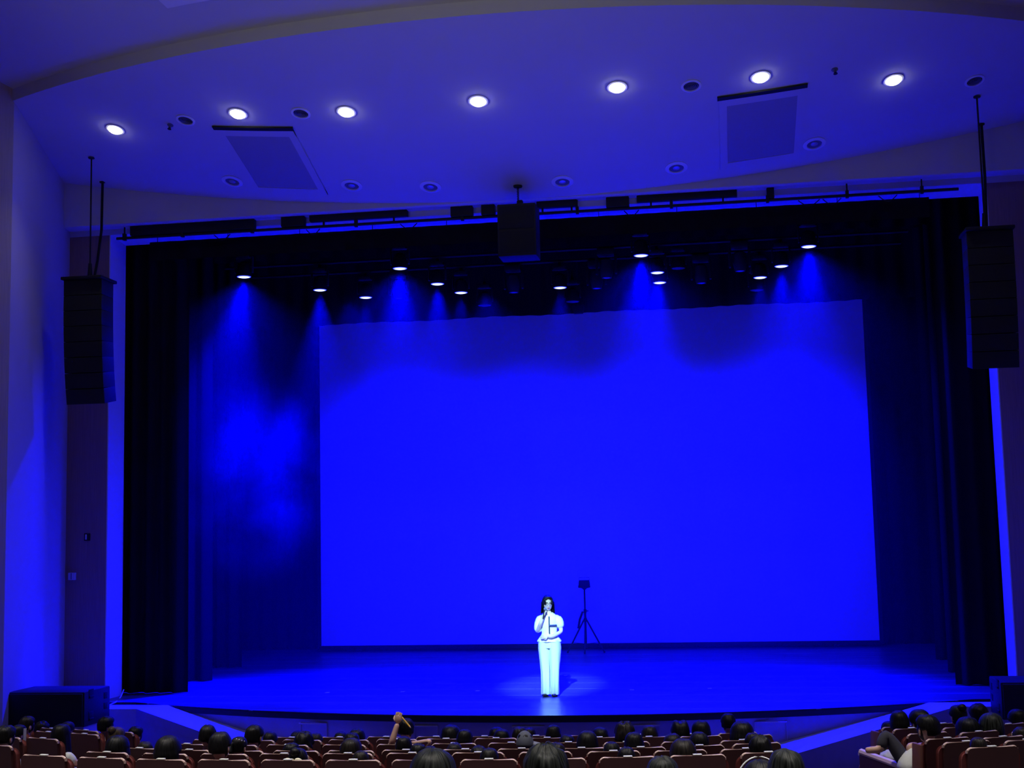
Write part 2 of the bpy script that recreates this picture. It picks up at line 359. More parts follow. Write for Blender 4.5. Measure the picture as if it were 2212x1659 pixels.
# stage house behind the opening
bk = MB(); bk.box((0, 33.4, 5), (20, 0.1, 12)); struct(bk.build('wall_back', M['black_plastic']), 'black rear wall of the stage')
for sd, nm in ((-1, 'left'), (1, 'right')):
    q = MB(); q.box((sd*9.05, 28.3, 5), (0.1, 10.2, 12)); struct(q.build('wall_stage_'+nm, M['black_plastic']), 'black side wall of the stage house, '+nm)
q = MB(); q.box((0, 28.2, 10.0), (18, 10.6, 0.1)); q.box((0, YR+0.05, 9.1), (18, 0.1, 1.6)); struct(q.build('ceiling_stage', M['black_plastic']), 'black ceiling of the stage house')

# ------------------------------------------------------------------ drapes
def drape(name, label, cat, x0, x1, y, z0, z1, folds, amp, group=None, wav=0.0):
    n = max(8, int(folds*10)); ph = random.random()*6
    def f(u, v):
        x = x0+(x1-x0)*u; k = 1-0.35*v
        return (x, y + amp*k*math.sin(u*folds*2*PI+ph+0.4*math.sin(u*9)) + 0.3*amp*math.sin(u*folds*4.3+1), z0+(z1-z0)*v + (wav*math.sin(u*37)*(1-v) if wav else 0))
    mb = MB().grid(f, n, 12)
    mb.grid(lambda u, v: tuple(Vector(f(u, v)) + Vector((0, 0.012, 0))), n, 12)
    return tag(mb.build(name, M['drape'], smooth=80), label, cat, group)
ZD = 8.9
drape('stage_curtain', 'black pleated leg curtain hanging just inside the left reveal', 'curtain', -8.3, -6.55, 23.55, 0.01, ZD, 6, 0.07)
drape('stage_curtain', 'second black leg curtain behind the left front leg', 'curtain', -8.8, -6.85, 25.5, 0.01, ZD, 6, 0.07)
drape('stage_curtain', 'third black leg curtain deep on the left of the stage', 'curtain', -8.9, -7.2, 28.2, 0.01, ZD, 6, 0.06)
drape('stage_curtain', 'black pleated leg curtain hanging just inside the right reveal', 'curtain', 6.95, 8.4, 24.1, 0.01, ZD, 5, 0.07)
drape('stage_curtain', 'second black leg curtain behind the right front leg', 'curtain', 7.15, 8.8, 26.2, 0.01, ZD, 5, 0.07)
drape('stage_curtain', 'third black leg curtain deep on the right of the stage', 'curtain', 7.3, 8.9, 28.6, 0.01, ZD, 5, 0.07)
drape('backdrop_curtain', 'wide black backdrop curtain behind the blue screen', 'curtain', -8.9, 8.9, 32.6, 0.01, 9.5, 46, 0.05)
bc = drape('border_curtain', 'black border curtain just under the soffit of the stage opening', 'curtain', -6.95, 6.75, 22.75, 7.8, 8.14, 40, 0.012)
for k in range(11): MB().tube([(-6.8+1.34*k, 22.75, 8.12), (-6.8+1.34*k, 22.75, 8.28)], 0.006, 6).build('tie', M['drape'], bc)
drape('border_curtain', 'black border curtain behind the first bar of blue lamps', 'curtain', -8.9, 8.9, 25.6, 8.3, 9.95, 40, 0.04)
drape('border_curtain', 'black border curtain covering the top edge of the screen', 'curtain', -8.9, 8.9, 31.2, 7.86, 9.95, 40, 0.04, wav=0.012)

# ------------------------------------------------------------------ projection screen
SX, SY = 6.553, 31.9
sr = thing('projection_screen', 'large white projection screen washed in blue light upstage', 'screen', (0, SY, 0))
mb = MB(); mb.box((0, 0, 4.1), (2*SX, 0.02, 8.2-0.28)); mb.build('screen_surface', M['screen'], sr, smooth=0)
mb = MB(); mb.box((0, -0.005, 0.09), (2*SX+0.1, 0.05, 0.10)); mb.build('bottom_bar', M['black_plastic'], sr, bevel=0.01)
for s_ in (-1, 1): MB().box((s_*(SX+0.045), 0.0, 4.1), (0.08, 0.04, 8.1)).build('masking_edge', M['black_plastic'], sr, smooth=0)
for s_ in (-1, 1): mb = MB(); mb.box((s_*5.6, 0.25, 0.03), (0.12, 0.7, 0.06)); mb.box((s_*5.6, 0.12, 0.5), (0.06, 0.06, 1.0)); mb.build('screen_foot', M['black_metal'], sr)

# ------------------------------------------------------------------ ceiling fittings
LPX = [(249, 279), (514, 245), (748, 241), (1033, 218), (1333, 188), (1643, 166), (1930, 172)]
pos = ['leftmost of the row, far from the curved fascia', 'second from the left, above the left hatch', 'third from the left, right of the dark round vent', 'fourth and central one of the row', 'fifth from the left and the largest looking', 'sixth from the left, above the right hatch', 'rightmost of the row, near the right round vent']
proto = None
for (x, y), d in zip(LPX, pos):
    p = on_cone(x, y); Mx = cone_mat(p); lab = 'bright white ceiling downlight, ' + d
    if proto is None:
        proto = thing('ceiling_downlight', lab, 'downlight', p, group='lit white ceiling downlights')
        MB().lathe([(0.118, 0.01), (0.15, 0.008), (0.152, -0.012), (0.122, -0.016), (0.118, 0.01)], 28).build('trim_ring', M['ring'], proto)
        MB().lathe([(0.115, 0.0), (0.112, -0.02), (0.09, -0.045), (0.05, -0.06), (0.012, -0.065)], 28).build('lens', M['lamp_white'], proto, smooth=60)
        proto.rotation_euler = Mx.to_euler(); o = proto
    else: o = copy_thing(proto, p, Mx.to_euler(), lab)
    lamp('SPOT', 'downlight_beam', p - Vector((0, 0, 0.12)), 30, (1, 0.97, 0.93), p - Vector((0, 1.5, 5)), 0.05, 110, 0.8)
proto = None
for (x, y), d in zip([(401, 259), (650, 244), (1493, 185), (2105, 174)], ['left of the second downlight', 'between the second and third downlights', 'between the fifth and sixth downlights', 'at the far right above the speaker cable']):
    p = on_cone(x, y); Mx = cone_mat(p); lab = 'dark round ceiling vent with concentric rings, ' + d
    if proto is None:
        proto = thing('ceiling_vent', lab, 'vent', p, rot=Mx.to_euler(), group='round dark ceiling vents')
        MB().lathe([(0.112, -0.002), (0.15, -0.002), (0.152, -0.014), (0.118, -0.02), (0.112, -0.002)], 28).build('rim', M['ring'], proto)
        MB().lathe([(0.113, 0.0), (0.113, -0.006), (0.002, -0.006)], 28).build('backing', M['black_plastic'], proto)
        for rr in (0.095, 0.07, 0.045, 0.02): MB().lathe([(rr-0.009, -0.006), (rr+0.004, -0.006), (rr+0.004, -0.016), (rr-0.009, -0.012), (rr-0.009, -0.006)], 24).build('louvre_ring', M['dark_grille'], proto)
    else: copy_thing(proto, p, Mx.to_euler(), lab)
proto = None
for (x, y), d in zip([(502, 391), (760, 400), (930, 403), (1215, 392), (1461, 362), (1759, 310)], ['left of the left hatch', 'just right of the left hatch', 'third from the left in the lower row', 'right of the centre hoist chain', 'left of the right hatch', 'right of the right hatch']):
    p = on_cone(x, y); Mx = cone_mat(p); lab = 'unlit recessed ceiling spotlight with pale ring, ' + d
    if proto is None:
        proto = thing('recessed_spotlight', lab, 'ceiling light', p, rot=Mx.to_euler(), group='unlit recessed ceiling spotlights')
        MB().lathe([(0.118, -0.002), (0.182, -0.002), (0.184, -0.012), (0.124, -0.024), (0.118, -0.002)], 30).build('rim', M['ring'], proto)
        MB().lathe([(0.12, 0.0), (0.12, -0.008), (0.085, -0.004), (0.002, -0.003)], 30).build('reflector', M['dark_grille'], proto)
        MB().lathe([(0.06, -0.004), (0.058, -0.014), (0.03, -0.022), (0.002, -0.024)], 20).build('bulb', M['reflector'], proto, smooth=60)
    else: copy_thing(proto, p, Mx.to_euler(), lab)
for sd, nm in ((-1, 'left'), (1, 'right')):
    xs = sorted((sd*3.34, sd*4.64)); y0, y1 = 19.95, 21.9
    hc = Vector((sd*3.99, 20.93, cone_z(sd*3.99, 20.93)))
    t = thing('ceiling_hatch', f'{nm} rectangular ceiling access hatch with dark upper slot', 'hatch', hc)
    def hp(x, y, dz): return (x-hc.x, y-hc.y, cone_z(x, y)-hc.z+dz)
    mb = MB(); mb.grid(lambda u, v: hp(xs[0]+0.12+(xs[1]-xs[0]-0.24)*u, y0+0.22+(y1-y0-0.4)*v, -0.018), 6, 8); mb.build('panel', M['hatch'], t, smooth=60)
    mb = MB()
    for (xa, xb, ya, yb) in ((xs[0], xs[0]+0.12, y0, y1), (xs[1]-0.12, xs[1], y0, y1), (xs[0], xs[1], y0+0.06, y0+0.22), (xs[0], xs[1], y1-0.18, y1)):
        mb.grid(lambda u, v: hp(xa+(xb-xa)*u, ya+(yb-ya)*v, -0.028), 4, 6)
        for e in ((xa, ya, xb, ya), (xa, yb, xb, yb), (xa, ya, xa, yb), (xb, ya, xb, yb)):
            mb.add([hp(e[0], e[1], -0.028), hp(e[2], e[3], -0.028), hp(e[2], e[3], -0.004), hp(e[0], e[1], -0.004)], [(0, 1, 2, 3)])
    mb.build('frame', M['ceiling'], t, smooth=0)
    mb = MB(); mb.grid(lambda u, v: hp(xs[0]-0.02+(xs[1]-xs[0]+0.04)*u, y0-0.02+0.08*v, -0.03), 6, 1)
    mb.grid(lambda u, v: hp(xs[0]-0.02+(xs[1]-xs[0]+0.04)*u, y0-0.02, -0.03+0.026*v), 6, 1)
    mb.build('slot', M['black_plastic'], t, smooth=0)
def on_up(px, py):
    d = ray(px, py); lo, hi = 3.0, 30.0
    for _ in range(60):
        k = (lo+hi)/2; q = EYE + d*k; r = math.hypot(q.x, YC-q.y)
        if q.z > ZB+KC*(RHO1-RA)+0.20 + 0.33*(r-RHO1): hi = k
        else: lo = k
    return EYE + d*lo
qa, qb, qd = on_up(362, 13), on_up(470, -8), on_up(335, -12)
t = thing('ceiling_panel', 'pale square panel on the hall ceiling at the top edge', 'ceiling panel', qa)
vb = qb-qa; vd = (qd-qa)*1.8; dn = Vector((0, 0, -0.035))
pv = [Vector((0, 0, 0)), vb, vb+vd, vd]
MB().add(pv + [q+dn for q in pv], [(3, 2, 1, 0), (4, 5, 6, 7), (0, 1, 5, 4), (1, 2, 6, 5), (2, 3, 7, 6), (3, 0, 4, 7)]).build('panel', M['ring'], t, smooth=0)
for (x, y), d in (((368, 270), 'left of the left round vent'), ((1803, 150), 'between the last two downlights')):
    p = on_cone(x, y); t = thing('sprinkler', 'small dark ceiling sprinkler head ' + d, 'sprinkler', p, rot=cone_mat(p).to_euler())
    MB().lathe([(0.05, 0.0), (0.05, -0.01), (0.025, -0.02), (0.02, -0.05), (0.002, -0.05)], 14).build('escutcheon', M['dark_grille'], t)
    MB().lathe([(0.01, -0.05), (0.03, -0.072), (0.032, -0.078), (0.002, -0.08)], 14).build('deflector', M['black_metal'], t)

# ------------------------------------------------------------------ hung line arrays
def line_array(sd, label):
    x = sd*7.32; y = 21.1
    t = thing('line_array', label, 'loudspeaker', (x, y, 5.06), rz=0.0)
    yy = 0.0; zz = 7.13-5.06; tilt = 0.0
    top = zz
    mb = MB(); mb.box((0, 0.05, top+0.03), (0.72, 0.62, 0.05)); mb.box((0, 0.38, top+0.0), (0.5, 0.12, 0.05)); mb.build('rigging_frame', M['black_metal'], t, bevel=0.008)
    for i in range(8):
        tilt = [0, 0.01, 0.03, 0.05, 0.08, 0.11, 0.15, 0.19][i]; h = 0.258
        Mx = Matrix.Translation((0, yy, zz)) @ Matrix.Rotation(tilt, 4, 'X')
        c = MB(); c.box((0, 0.04, -h/2), (0.68, 0.44, h-0.003), Mx); cab = c.build('cabinet', M['cabinet'], t, bevel=0.005)
        g = MB(); g.add([(-0.335, -0.185, -0.006), (0, -0.2, -0.006), (0.335, -0.185, -0.006), (-0.335, -0.185, 0.006-h), (0, -0.2, 0.006-h), (0.335, -0.185, 0.006-h)], [(0, 1, 4, 3), (1, 2, 5, 4)], Mx); g.build('front_grille', M['grille'], cab, smooth=0)
        zz -= h*math.cos(tilt); yy += h*math.sin(tilt)
    pa = Vector((x-sd*0.02, 21.14, 0)); za = cone_z(pa.x, pa.y) - 5.06
    mb = MB(); mb.tube([(pa.x-x, 0.04, top+0.05), (pa.x-x, 0.04, za)], 0.014, 8); mb.lathe([(0.05, za-0.02), (0.06, za)], 12, Matrix.Translation((pa.x-x, 0.04, 0)))
    mb.build('hoist_cable', M['black_metal'], t)
    mb = MB(); mb.tube([(pa.x-x, 0.04, top+0.05), (pa.x-x, 0.04, top+0.32)], [0.05, 0.03]); mb.build('shackle', M['black_metal'], t)
    zb = cone_z(sd*7.56, 22.0) - 5.06
    mb = MB(); mb.tube([(sd*0.05, 0.3, top+0.02), (sd*0.12, 0.6, top+0.5), (sd*0.19, 0.88, top+1.1), (sd*0.19, 0.9, zb)], 0.024, 8); mb.lathe([(0.05, zb-0.02), (0.055, zb)], 12, Matrix.Translation((sd*0.19, 0.9, 0)))
    mb.build('signal_cable', M['black_plastic'], t)
    return t
line_array(-1, 'black curved line array speaker hanging in front of the left pilaster')
line_array(1, 'black curved line array speaker hanging in front of the right pilaster')
# centre cluster on its hoist
t = thing('speaker_cluster', 'black centre speaker cluster hanging on a chain below the ceiling', 'loudspeaker', (-0.02, 21.75, 7.27))
mb = MB(); mb.box((0, 0.05, 0.44), (0.64, 0.5, 0.88)); cab = mb.build('cabinet', M['cabinet'], t, bevel=0.015)
mb = MB(); mb.box((0, -0.205, 0.65), (0.58, 0.02, 0.38)); mb.box((0, -0.205, 0.23), (0.58, 0.02, 0.38)); mb.build('front_grille', M['grille'], cab, bevel=0.005)
mb = MB(); zt = cone_z(0, 21.8)-7.27
n = 16
for i in range(n):
    z0 = 0.9+(zt-0.9)*i/n; z1 = z0+(zt-0.9)/n*1.3; a = 0.014
    if i % 2: mb.tube([(-a, 0.05, z0), (-a, 0.05, z1), (a, 0.05, z1), (a, 0.05, z0), (-a, 0.05, z0)], 0.006, 6)
    else: mb.tube([(0, 0.05-a, z0), (0, 0.05-a, z1), (0, 0.05+a, z1), (0, 0.05+a, z0), (0, 0.05-a, z0)], 0.006, 6)
mb.lathe([(0.07, zt-0.02), (0.08, zt+0.01)], 14, Matrix.Translation((0, 0.05, 0))); mb.build('hoist_chain', M['black_metal'], t)
mb = MB(); mb.box((0.03, 0.05, 0.93), (0.1, 0.1, 0.12)); mb.build('chain_hook', M['black_metal'], t, bevel=0.02)

# ------------------------------------------------------------------ front lighting bar under the header
bar = thing('lighting_bar', 'long black lighting bar hung across the top of the stage opening', 'lighting bar', (0, 22.46, 8.175))
MB().tube([(-7.45, 0, 0), (7.18, 0, 0)], 0.026, 10).build('pipe', M['black_metal'], bar)
for hx in (-7.3, -6.2, -4.9, -3.0, -1.1, 0.9, 2.5, 4.1, 5.4, 6.6):
    mb = MB(); mb.box((hx, 0.0, 0.02), (0.05, 0.08, 0.12)); mb.box((hx, 0.0, 0.10), (0.022, 0.022, 0.2)); mb.build('hanger', M['black_metal'], bar)
for hx, l in ((-5.6, .3), (-3.9, .25), (-2.2, .3), (4.6, .35), (5.0, .3), (5.9, .3), (1.7, .25)):
    pts = [(hx+l*k/8, -0.02, -0.04-0.10*math.sin(PI*k/8)) for k in range(9)]
    MB().tube(pts, 0.008, 6).build('cable', M['black_plastic'], bar)
def px_x(px, y=465, Y=22.5): return on_y(px, y, Y).x
boxes = [(285, 552, 0), (610, 660, 0), (671, 881, 1), (975, 1022, 0), (1041, 1070, 0), (1160, 1247, 1), (1310, 1359, 0), (1376, 1592, 1), (1656, 1672, 0)]
for i, (a, b_, slit) in enumerate(boxes):
    yv = 505-(a-275)*0.057 - 10
    xa, xb = px_x(a, yv), px_x(b_, yv-(b_-a)*0.057)
    t = thing('border_light', ['long black border light at the left end of the front bar', 'short black border light right of the first blue gap', 'long black border light before the cluster on the front bar', 'short black border light left of the hanging centre cluster', 'narrow black border light touching the hanging centre cluster', 'black border light just right of the hanging centre cluster', 'short black border light right of the centre, between blue gaps', 'long black border light right of the centre', 'narrow black border light at the right end of the row'][i], 'stage light', ((xa+xb)/2, 22.50, 8.37))
    w = xb-xa; h = 0.11 if slit else 0.175
    mb = MB(); mb.box((0, -0.02, -h/2+0.01), (w, 0.14, h)); mb.build('housing', M['black_metal'], t, bevel=0.01)
    for q in (-0.36, 0.36): mb = MB(); mb.box((w*q, -0.02, -0.12), (0.03, 0.03, 0.12)); mb.build('bracket', M['black_metal'], t)

# ------------------------------------------------------------------ stage bars with wash lights
def make_wash(lit):
    t = thing('wash_light', '', 'stage light', (0, 0, 0))
    mb = MB(); mb.box((0, 0, 0.42), (0.26, 0.2, 0.09)); mb.box((0, 0, 0.49), (0.06, 0.06, 0.08)); mb.build('base', M['black_plastic'], t, bevel=0.015)
    mb = MB()
    for s_ in (-1, 1): mb.box((s_*0.17, 0, 0.24), (0.03, 0.09, 0.32))
    mb.box((0, 0, 0.385), (0.34, 0.1, 0.03)); mb.build('yoke', M['black_metal'], t, bevel=0.008)
    MB().lathe([(0.05, 0.30), (0.11, 0.26), (0.142, 0.12), (0.15, 0.02), (0.148, 0.0), (0.135, 0.004), (0.13, 0.03)], 24).build('head', M['black_plastic'], t)
    MB().lathe([(0.135, 0.012), (0.13, 0.0), (0.08, -0.012), (0.002, -0.018)], 24).build('lens', M['lamp_blue'] if lit else M['dark_grille'], t, smooth=60)
    return t
washL = make_wash(True); washD = make_wash(False)
bars = {1: (24.65, 7.8, [(527, 598), (864, 588), (1385, 560), (1747, 534)], []),
        2: (26.4, 7.8, [(691, 627), (945, 617), (1420, 593), (1688, 575)], [(1465, 580)]),
        3: (27.5, 7.8, [(790, 643), (996, 636), (1210, 626), (1425, 612), (1642, 598)], [(1047, 660), (1237, 652), (1635, 627)])}
bn = {1: 'front', 2: 'middle', 3: 'rear'}
firstL = firstD = True; DROP = []
for k, (Y, Z, lits, darks) in bars.items():
    bt = thing('lighting_bar', f'black {bn[k]} overhead bar carrying blue wash lights above the stage', 'lighting bar', (0, Y, Z+0.56))
    MB().tube([(-6.9, 0, 0), (6.9, 0, 0)], 0.028, 10).build('pipe', M['black_metal'], bt)
    for hx in (-6, -3, 0, 3, 6): MB().tube([(hx, 0, 0.02), (hx, 0, 1.05)], 0.006, 6).build('suspension_wire', M['black_metal'], bt)
    for i, (x, y) in enumerate(lits):
        p = on_y(x, y, Y); loc = (p.x, Y, Z)
        lab = f'blue glowing wash light, {ORD[i+1]} from the left on the {bn[k]} bar'
        if firstL: washL.location = loc; washL['label'] = lab; washL['group'] = 'lit blue wash lights over the stage'; firstL = False
        else: copy_thing(washL, loc, (0, 0, 0), lab)
        lamp('SPOT', 'wash_beam', (p.x, Y, Z-0.04), E_BAR[k], BLUE, (p.x*(1.15 if i == 0 and k == 1 else 0.92), Y-(1.3 if k == 1 else 1.1), 0), 0.1, 50 if k == 1 else 46, 1.0)
    if k == 1:
        for x, y in lits: p = on_y(x, y, Y); lamp('SPOT', 'wash_spill', (p.x, Y, Z-0.04), 6500, BLUE, (p.x, Y-0.9, 0), 0.1, 128, 1.0)
    for i, (x, y) in enumerate(darks):
        Yd = 28.3; p = on_y(x, y, Yd); loc = (p.x, Yd, p.z)
        lab = f'unlit black wash light, {ORD[i+1]} from the left behind the {bn[k]} bar'
        if firstD: washD.location = loc; washD['label'] = lab; washD['group'] = 'unlit wash lights over the stage'; firstD = False
        else: wd_ = copy_thing(washD, loc, (0, 0, 0), lab)
        DROP.append((washD if len(DROP) == 0 else wd_, p.z))
bt = thing('lighting_bar', 'black overhead bar carrying unlit moving heads and spotlights', 'lighting bar', (0, 28.3, 9.05))
MB().tube([(-6.9, 0, 0), (6.9, 0, 0)], 0.028, 10).build('pipe', M['black_metal'], bt)
for hx in (-6, -3, 0, 3, 6): MB().tube([(hx, 0, 0.02), (hx, 0, 0.9)], 0.006, 6).build('suspension_wire', M['black_metal'], bt)
for o_, z_ in DROP: MB().tube([(0, 0, 0.5), (0, 0, 9.03-z_)], 0.016, 8).build('drop_pole', M['black_metal'], o_)
# moving heads, hung unlit
def moving_head():
    t = thing('moving_head', '', 'stage light', (0, 0, 0))
    MB().box((0, 0, 0.46), (0.34, 0.28, 0.14)).build('base', M['black_plastic'], t, bevel=0.02)
    mb = MB()
    for s_ in (-1, 1): mb.box((s_*0.19, 0, 0.22), (0.05, 0.14, 0.40))
    mb.box((0, 0, 0.405), (0.42, 0.14, 0.04)); mb.build('yoke', M['black_plastic'], t, bevel=0.02)
    MB().lathe([(0.06, 0.34), (0.12, 0.30), (0.14, 0.1), (0.11, -0.02), (0.10, -0.06), (0.08, -0.05)], 20).build('head', M['cabinet'], t)
    MB().lathe([(0.078, -0.05), (0.05, -0.06), (0.002, -0.065)], 18).build('lens', M['reflector'], t)
    return t
mh = moving_head(); i = 0
for (x, y, Y, d) in ((1310, 585, 26.4, 'on the middle bar right of centre'), (1290, 640, 27.5, 'on the rear bar just right of centre'), (1515, 612, 27.5, 'on the rear bar between two wash lights'), (1110, 640, 27.5, 'on the rear bar left of the centre cluster'), (1600, 612, 26.4, 'on the middle bar near the right end'), (862, 655, 27.5, 'on the rear bar between the first two wash lights')):
    p = on_y(x, y, Y); loc = (p.x, Y, 7.802); lab = 'dark unlit moving head lamp ' + d
    if i == 0: mh.location = loc; mh['label'] = lab; mh['group'] = 'unlit moving heads over the stage'
    else: copy_thing(mh, loc, (0, 0, 0), lab)
    i += 1
p = on_y(1249, 672, 31.0)
t = thing('projector', 'small black box hanging at the top edge of the screen', 'projector', (p.x, 31.0, p.z-0.06))
MB().box((0, 0, 0.1), (0.22, 0.16, 0.2), taper=1.35).build('case', M['black_plastic'], t, bevel=0.02)
MB().tube([(0, 0, 0.2), (0, 0, 9.95-t.location.z)], 0.015, 8).build('drop_pole', M['black_metal'], t)

# ------------------------------------------------------------------ subwoofers at the stage corners
def sub(sd, x0, x1, y0, y1, label):
    cx = (x0+x1)/2; w = x1-x0; dp = y1-y0; zb, zt = -0.08, 0.45
    t = thing('subwoofer', label, 'loudspeaker', (cx, y0, zb))
    MB().box((0, dp/2, (zt-zb)/2), (w, dp, zt-zb)).build('cabinet', M['cabinet'], t, bevel=0.02)
    MB().box((0, -0.012, (zt-zb)/2), (w-0.05, 0.03, zt-zb-0.05)).build('front_grille', M['grille'], t, bevel=0.01)
    ix = -sd*w/2
    for yy, zz, sy, sz in ((0.22, 0.48, 0.16, 0.14), (0.22, 0.14, 0.16, 0.14)):
        mb = MB(); mb.box((ix, yy, zz), (0.012, sy, sz)); mb.box((ix-sd*0.008, yy, zz-sz*0.3), (0.02, sy*0.9, 0.03)); mb.build('handle', M['black_plastic'], t, bevel=0.004)
    for zz in (0.40, 0.24):
        MB().box((ix, dp-0.16, zz), (0.012, 0.12, 0.10)).build('socket_panel', M['black_plastic'], t, bevel=0.004)
sub(-1, -7.96, -6.66, 19.84, 20.72, 'large black subwoofer beside the left end of the stage')
sub(1, 6.99, 8.25, 20.48, 21.34, 'large black subwoofer at the right edge of the photo')
for (x0, x1, y0, y1, n) in ((-7.98, -6.68, 19.86, 20.74, 'left'), (7.0, 8.3, 20.5, 21.36, 'right')):
    q = MB(); q.box(((x0+x1)/2, (y0+y1)/2, -0.59), (x1-x0, y1-y0, 1.02)); struct(q.build('platform_'+n, M['apron']), 'low side platform under the subwoofer, '+n)

# ------------------------------------------------------------------ small wall fittings
p = on_y(189, 1160, YF); t = thing('control_panel', 'small dark control plate on the left wood pilaster', 'switch', (p.x, YF, p.z))
MB().box((0, -0.012, 0), (0.11, 0.024, 0.13)).build('plate', M['black_plastic'], t, bevel=0.006)
MB().box((-0.015, -0.028, 0), (0.03, 0.012, 0.09)).build('rocker', M['switch'], t, bevel=0.004)
p = on_y(153, 1245, YF-0.02); t = thing('junction_box', 'pale junction box on the left edge of the left pilaster', 'box', (p.x+0.03, YF, p.z))
MB().box((0, -0.03, 0), (0.13, 0.06, 0.13)).build('box', M['switch'], t, bevel=0.008)
MB().box((0.0, -0.064, 0), (0.012, 0.01, 0.11)).build('cover_seam', M['dark_grille'], t)
pts = [(-7.60, 22.45, 0.42), (-7.59, 22.42, 0.25), (-7.55, 22.36, 0.1), (-7.45, 22.3, 0.02), (-7.25, 22.26, 0.012), (-7.0, 22.2, 0.012)]
tag(MB().tube([on_y(265, 1490, 23.2)+Vector((0.02, 0, 0)), on_y(262, 1503, 23.0), on_y(256, 1513, 22.7), on_z(248, 1518, 0.012), on_z(238, 1522, 0.012)], 0.011, 8).build('cable', M['switch'], smooth=60), 'thin pale cable curving down the left reveal to the stage floor', 'cable')
for (x, y, d) in ((707, 1496, 'at the left of the stage front'), (870, 1494, 'left of the presenter, second from the left'), (1032, 1492, 'nearest left of the presenter'), (1221, 1459, 'just behind the presenter on her left'), (1365, 1490, 'right of the presenter under the tripod'), (1533, 1487, 'at the right of the stage front'), (463, 1437, 'far left near the black legs')):
    p = on_z(x, y, 0.002); tag(MB().box((p.x, p.y, 0.002), (0.07, 0.10, 0.003)).build('tape_mark', M['tape'], smooth=0), 'small white tape mark on the stage floor ' + d, 'tape mark', 'white tape marks on the stage floor')

# ------------------------------------------------------------------ tripod light stand
p = on_z(1266, 1405, 0.0)
p = Vector((on_y(1266, 1400, 31.0).x, 31.0, 0))
ts = thing('tripod_stand', 'black tripod stand in front of the screen holding a small lamp box', 'stand', p)
MB().tube([(0, 0, 0.12), (0, 0, 0.95)], 0.028, 10).build('lower_tube', M['black_metal'], ts)
MB().tube([(0, 0, 0.9), (0, 0, 1.42)], 0.02, 10).build('upper_tube', M['black_metal'], ts)
mb = MB(); mb.lathe([(0.035, 0.9), (0.035, 0.98)], 12); mb.tube([(0.03, 0, 0.94), (0.08, 0, 0.94)], 0.012); mb.build('collar', M['black_plastic'], ts)
mb = MB(); mb.lathe([(0.035, 0.70), (0.04, 0.78)], 12); mb.build('hub', M['black_plastic'], ts)
for a in (-0.08, PI+0.08, PI*1.5):
    e = Vector((math.cos(a)*0.42, math.sin(a)*0.30, 0.012)); h = Vector((math.cos(a)*0.03, math.sin(a)*0.03, 0.74))
    lg = MB().tube([h, e], 0.019, 8).build('leg', M['black_metal'], ts)
    MB().lathe([(0.02, 0), (0.022, 0.03), (0.012, 0.04)], 10, Matrix.Translation((e.x, e.y, 0))).build('rubber_foot', M['black_plastic'], lg)
    mid = h.lerp(e, 0.7); MB().tube([(0, 0, 0.2), mid], 0.007, 6).build('brace', M['black_metal'], lg)
mb = MB(); mb.tube([(-0.05, -0.03, 0.93), (-0.12, -0.05, 0.75), (-0.16, -0.05, 0.55)], 0.025, 8); mb.build('cable_pack', M['black_plastic'], ts)
lb = thing('lamp_box', 'small black lamp box with a wire handle on top of the tripod', 'lamp', p+Vector((0, 0, 1.42)))
mb = MB(); mb.box((0, 0, 0.13), (0.27, 0.16, 0.17), taper=0.86); mb.build('body', M['black_plastic'], lb, bevel=0.012)
mb = MB(); mb.lathe([(0.03, 0.0), (0.06, 0.03), (0.135, 0.05)], 16); mb.build('mount', M['black_metal'], lb)
mb = MB(); mb.tube([(-0.115, 0, 0.2), (-0.115, 0, 0.275), (0.115, 0, 0.275), (0.115, 0, 0.2)], 0.006, 6); mb.build('handle', M['black_metal'], lb)
for s_ in (-1, 1): MB().tube([(s_*0.12, 0, 0.08), (s_*0.15, 0, 0.08)], 0.016, 10).build('knob', M['chrome'], lb)

# ------------------------------------------------------------------ figures
def skinned(verts, edges, radii, root=0, sub_lv=1, name='body'):
    me = bpy.data.meshes.new(name); me.from_pydata(verts, edges, []); o = bpy.data.objects.new('tmp', me); col.objects.link(o)
    md = o.modifiers.new('s', 'SKIN'); md.use_smooth_shade = True
    sl = me.skin_vertices[0].data if me.skin_vertices else None
    if sl is None:
        bm = bmesh.new(); bm.from_mesh(me); bm.verts.layers.skin.verify(); bm.to_mesh(me); bm.free(); sl = me.skin_vertices[0].data
    for i, r in enumerate(radii): sl[i].radius = r if isinstance(r, (tuple, list)) else (r, r); sl[i].use_root = (i == root)
    sb = o.modifiers.new('b', 'SUBSURF'); sb.levels = sb.render_levels = sub_lv
    dg = bpy.context.evaluated_depsgraph_get(); dg.update(); ev = o.evaluated_get(dg)
    m2 = bpy.data.meshes.new_from_object(ev, depsgraph=dg); bpy.data.objects.remove(o); bpy.data.meshes.remove(me)
    v = [tuple(x.co) for x in m2.vertices]; f = [tuple(p.vertices) for p in m2.polygons]; bpy.data.meshes.remove(m2)
    return v, f
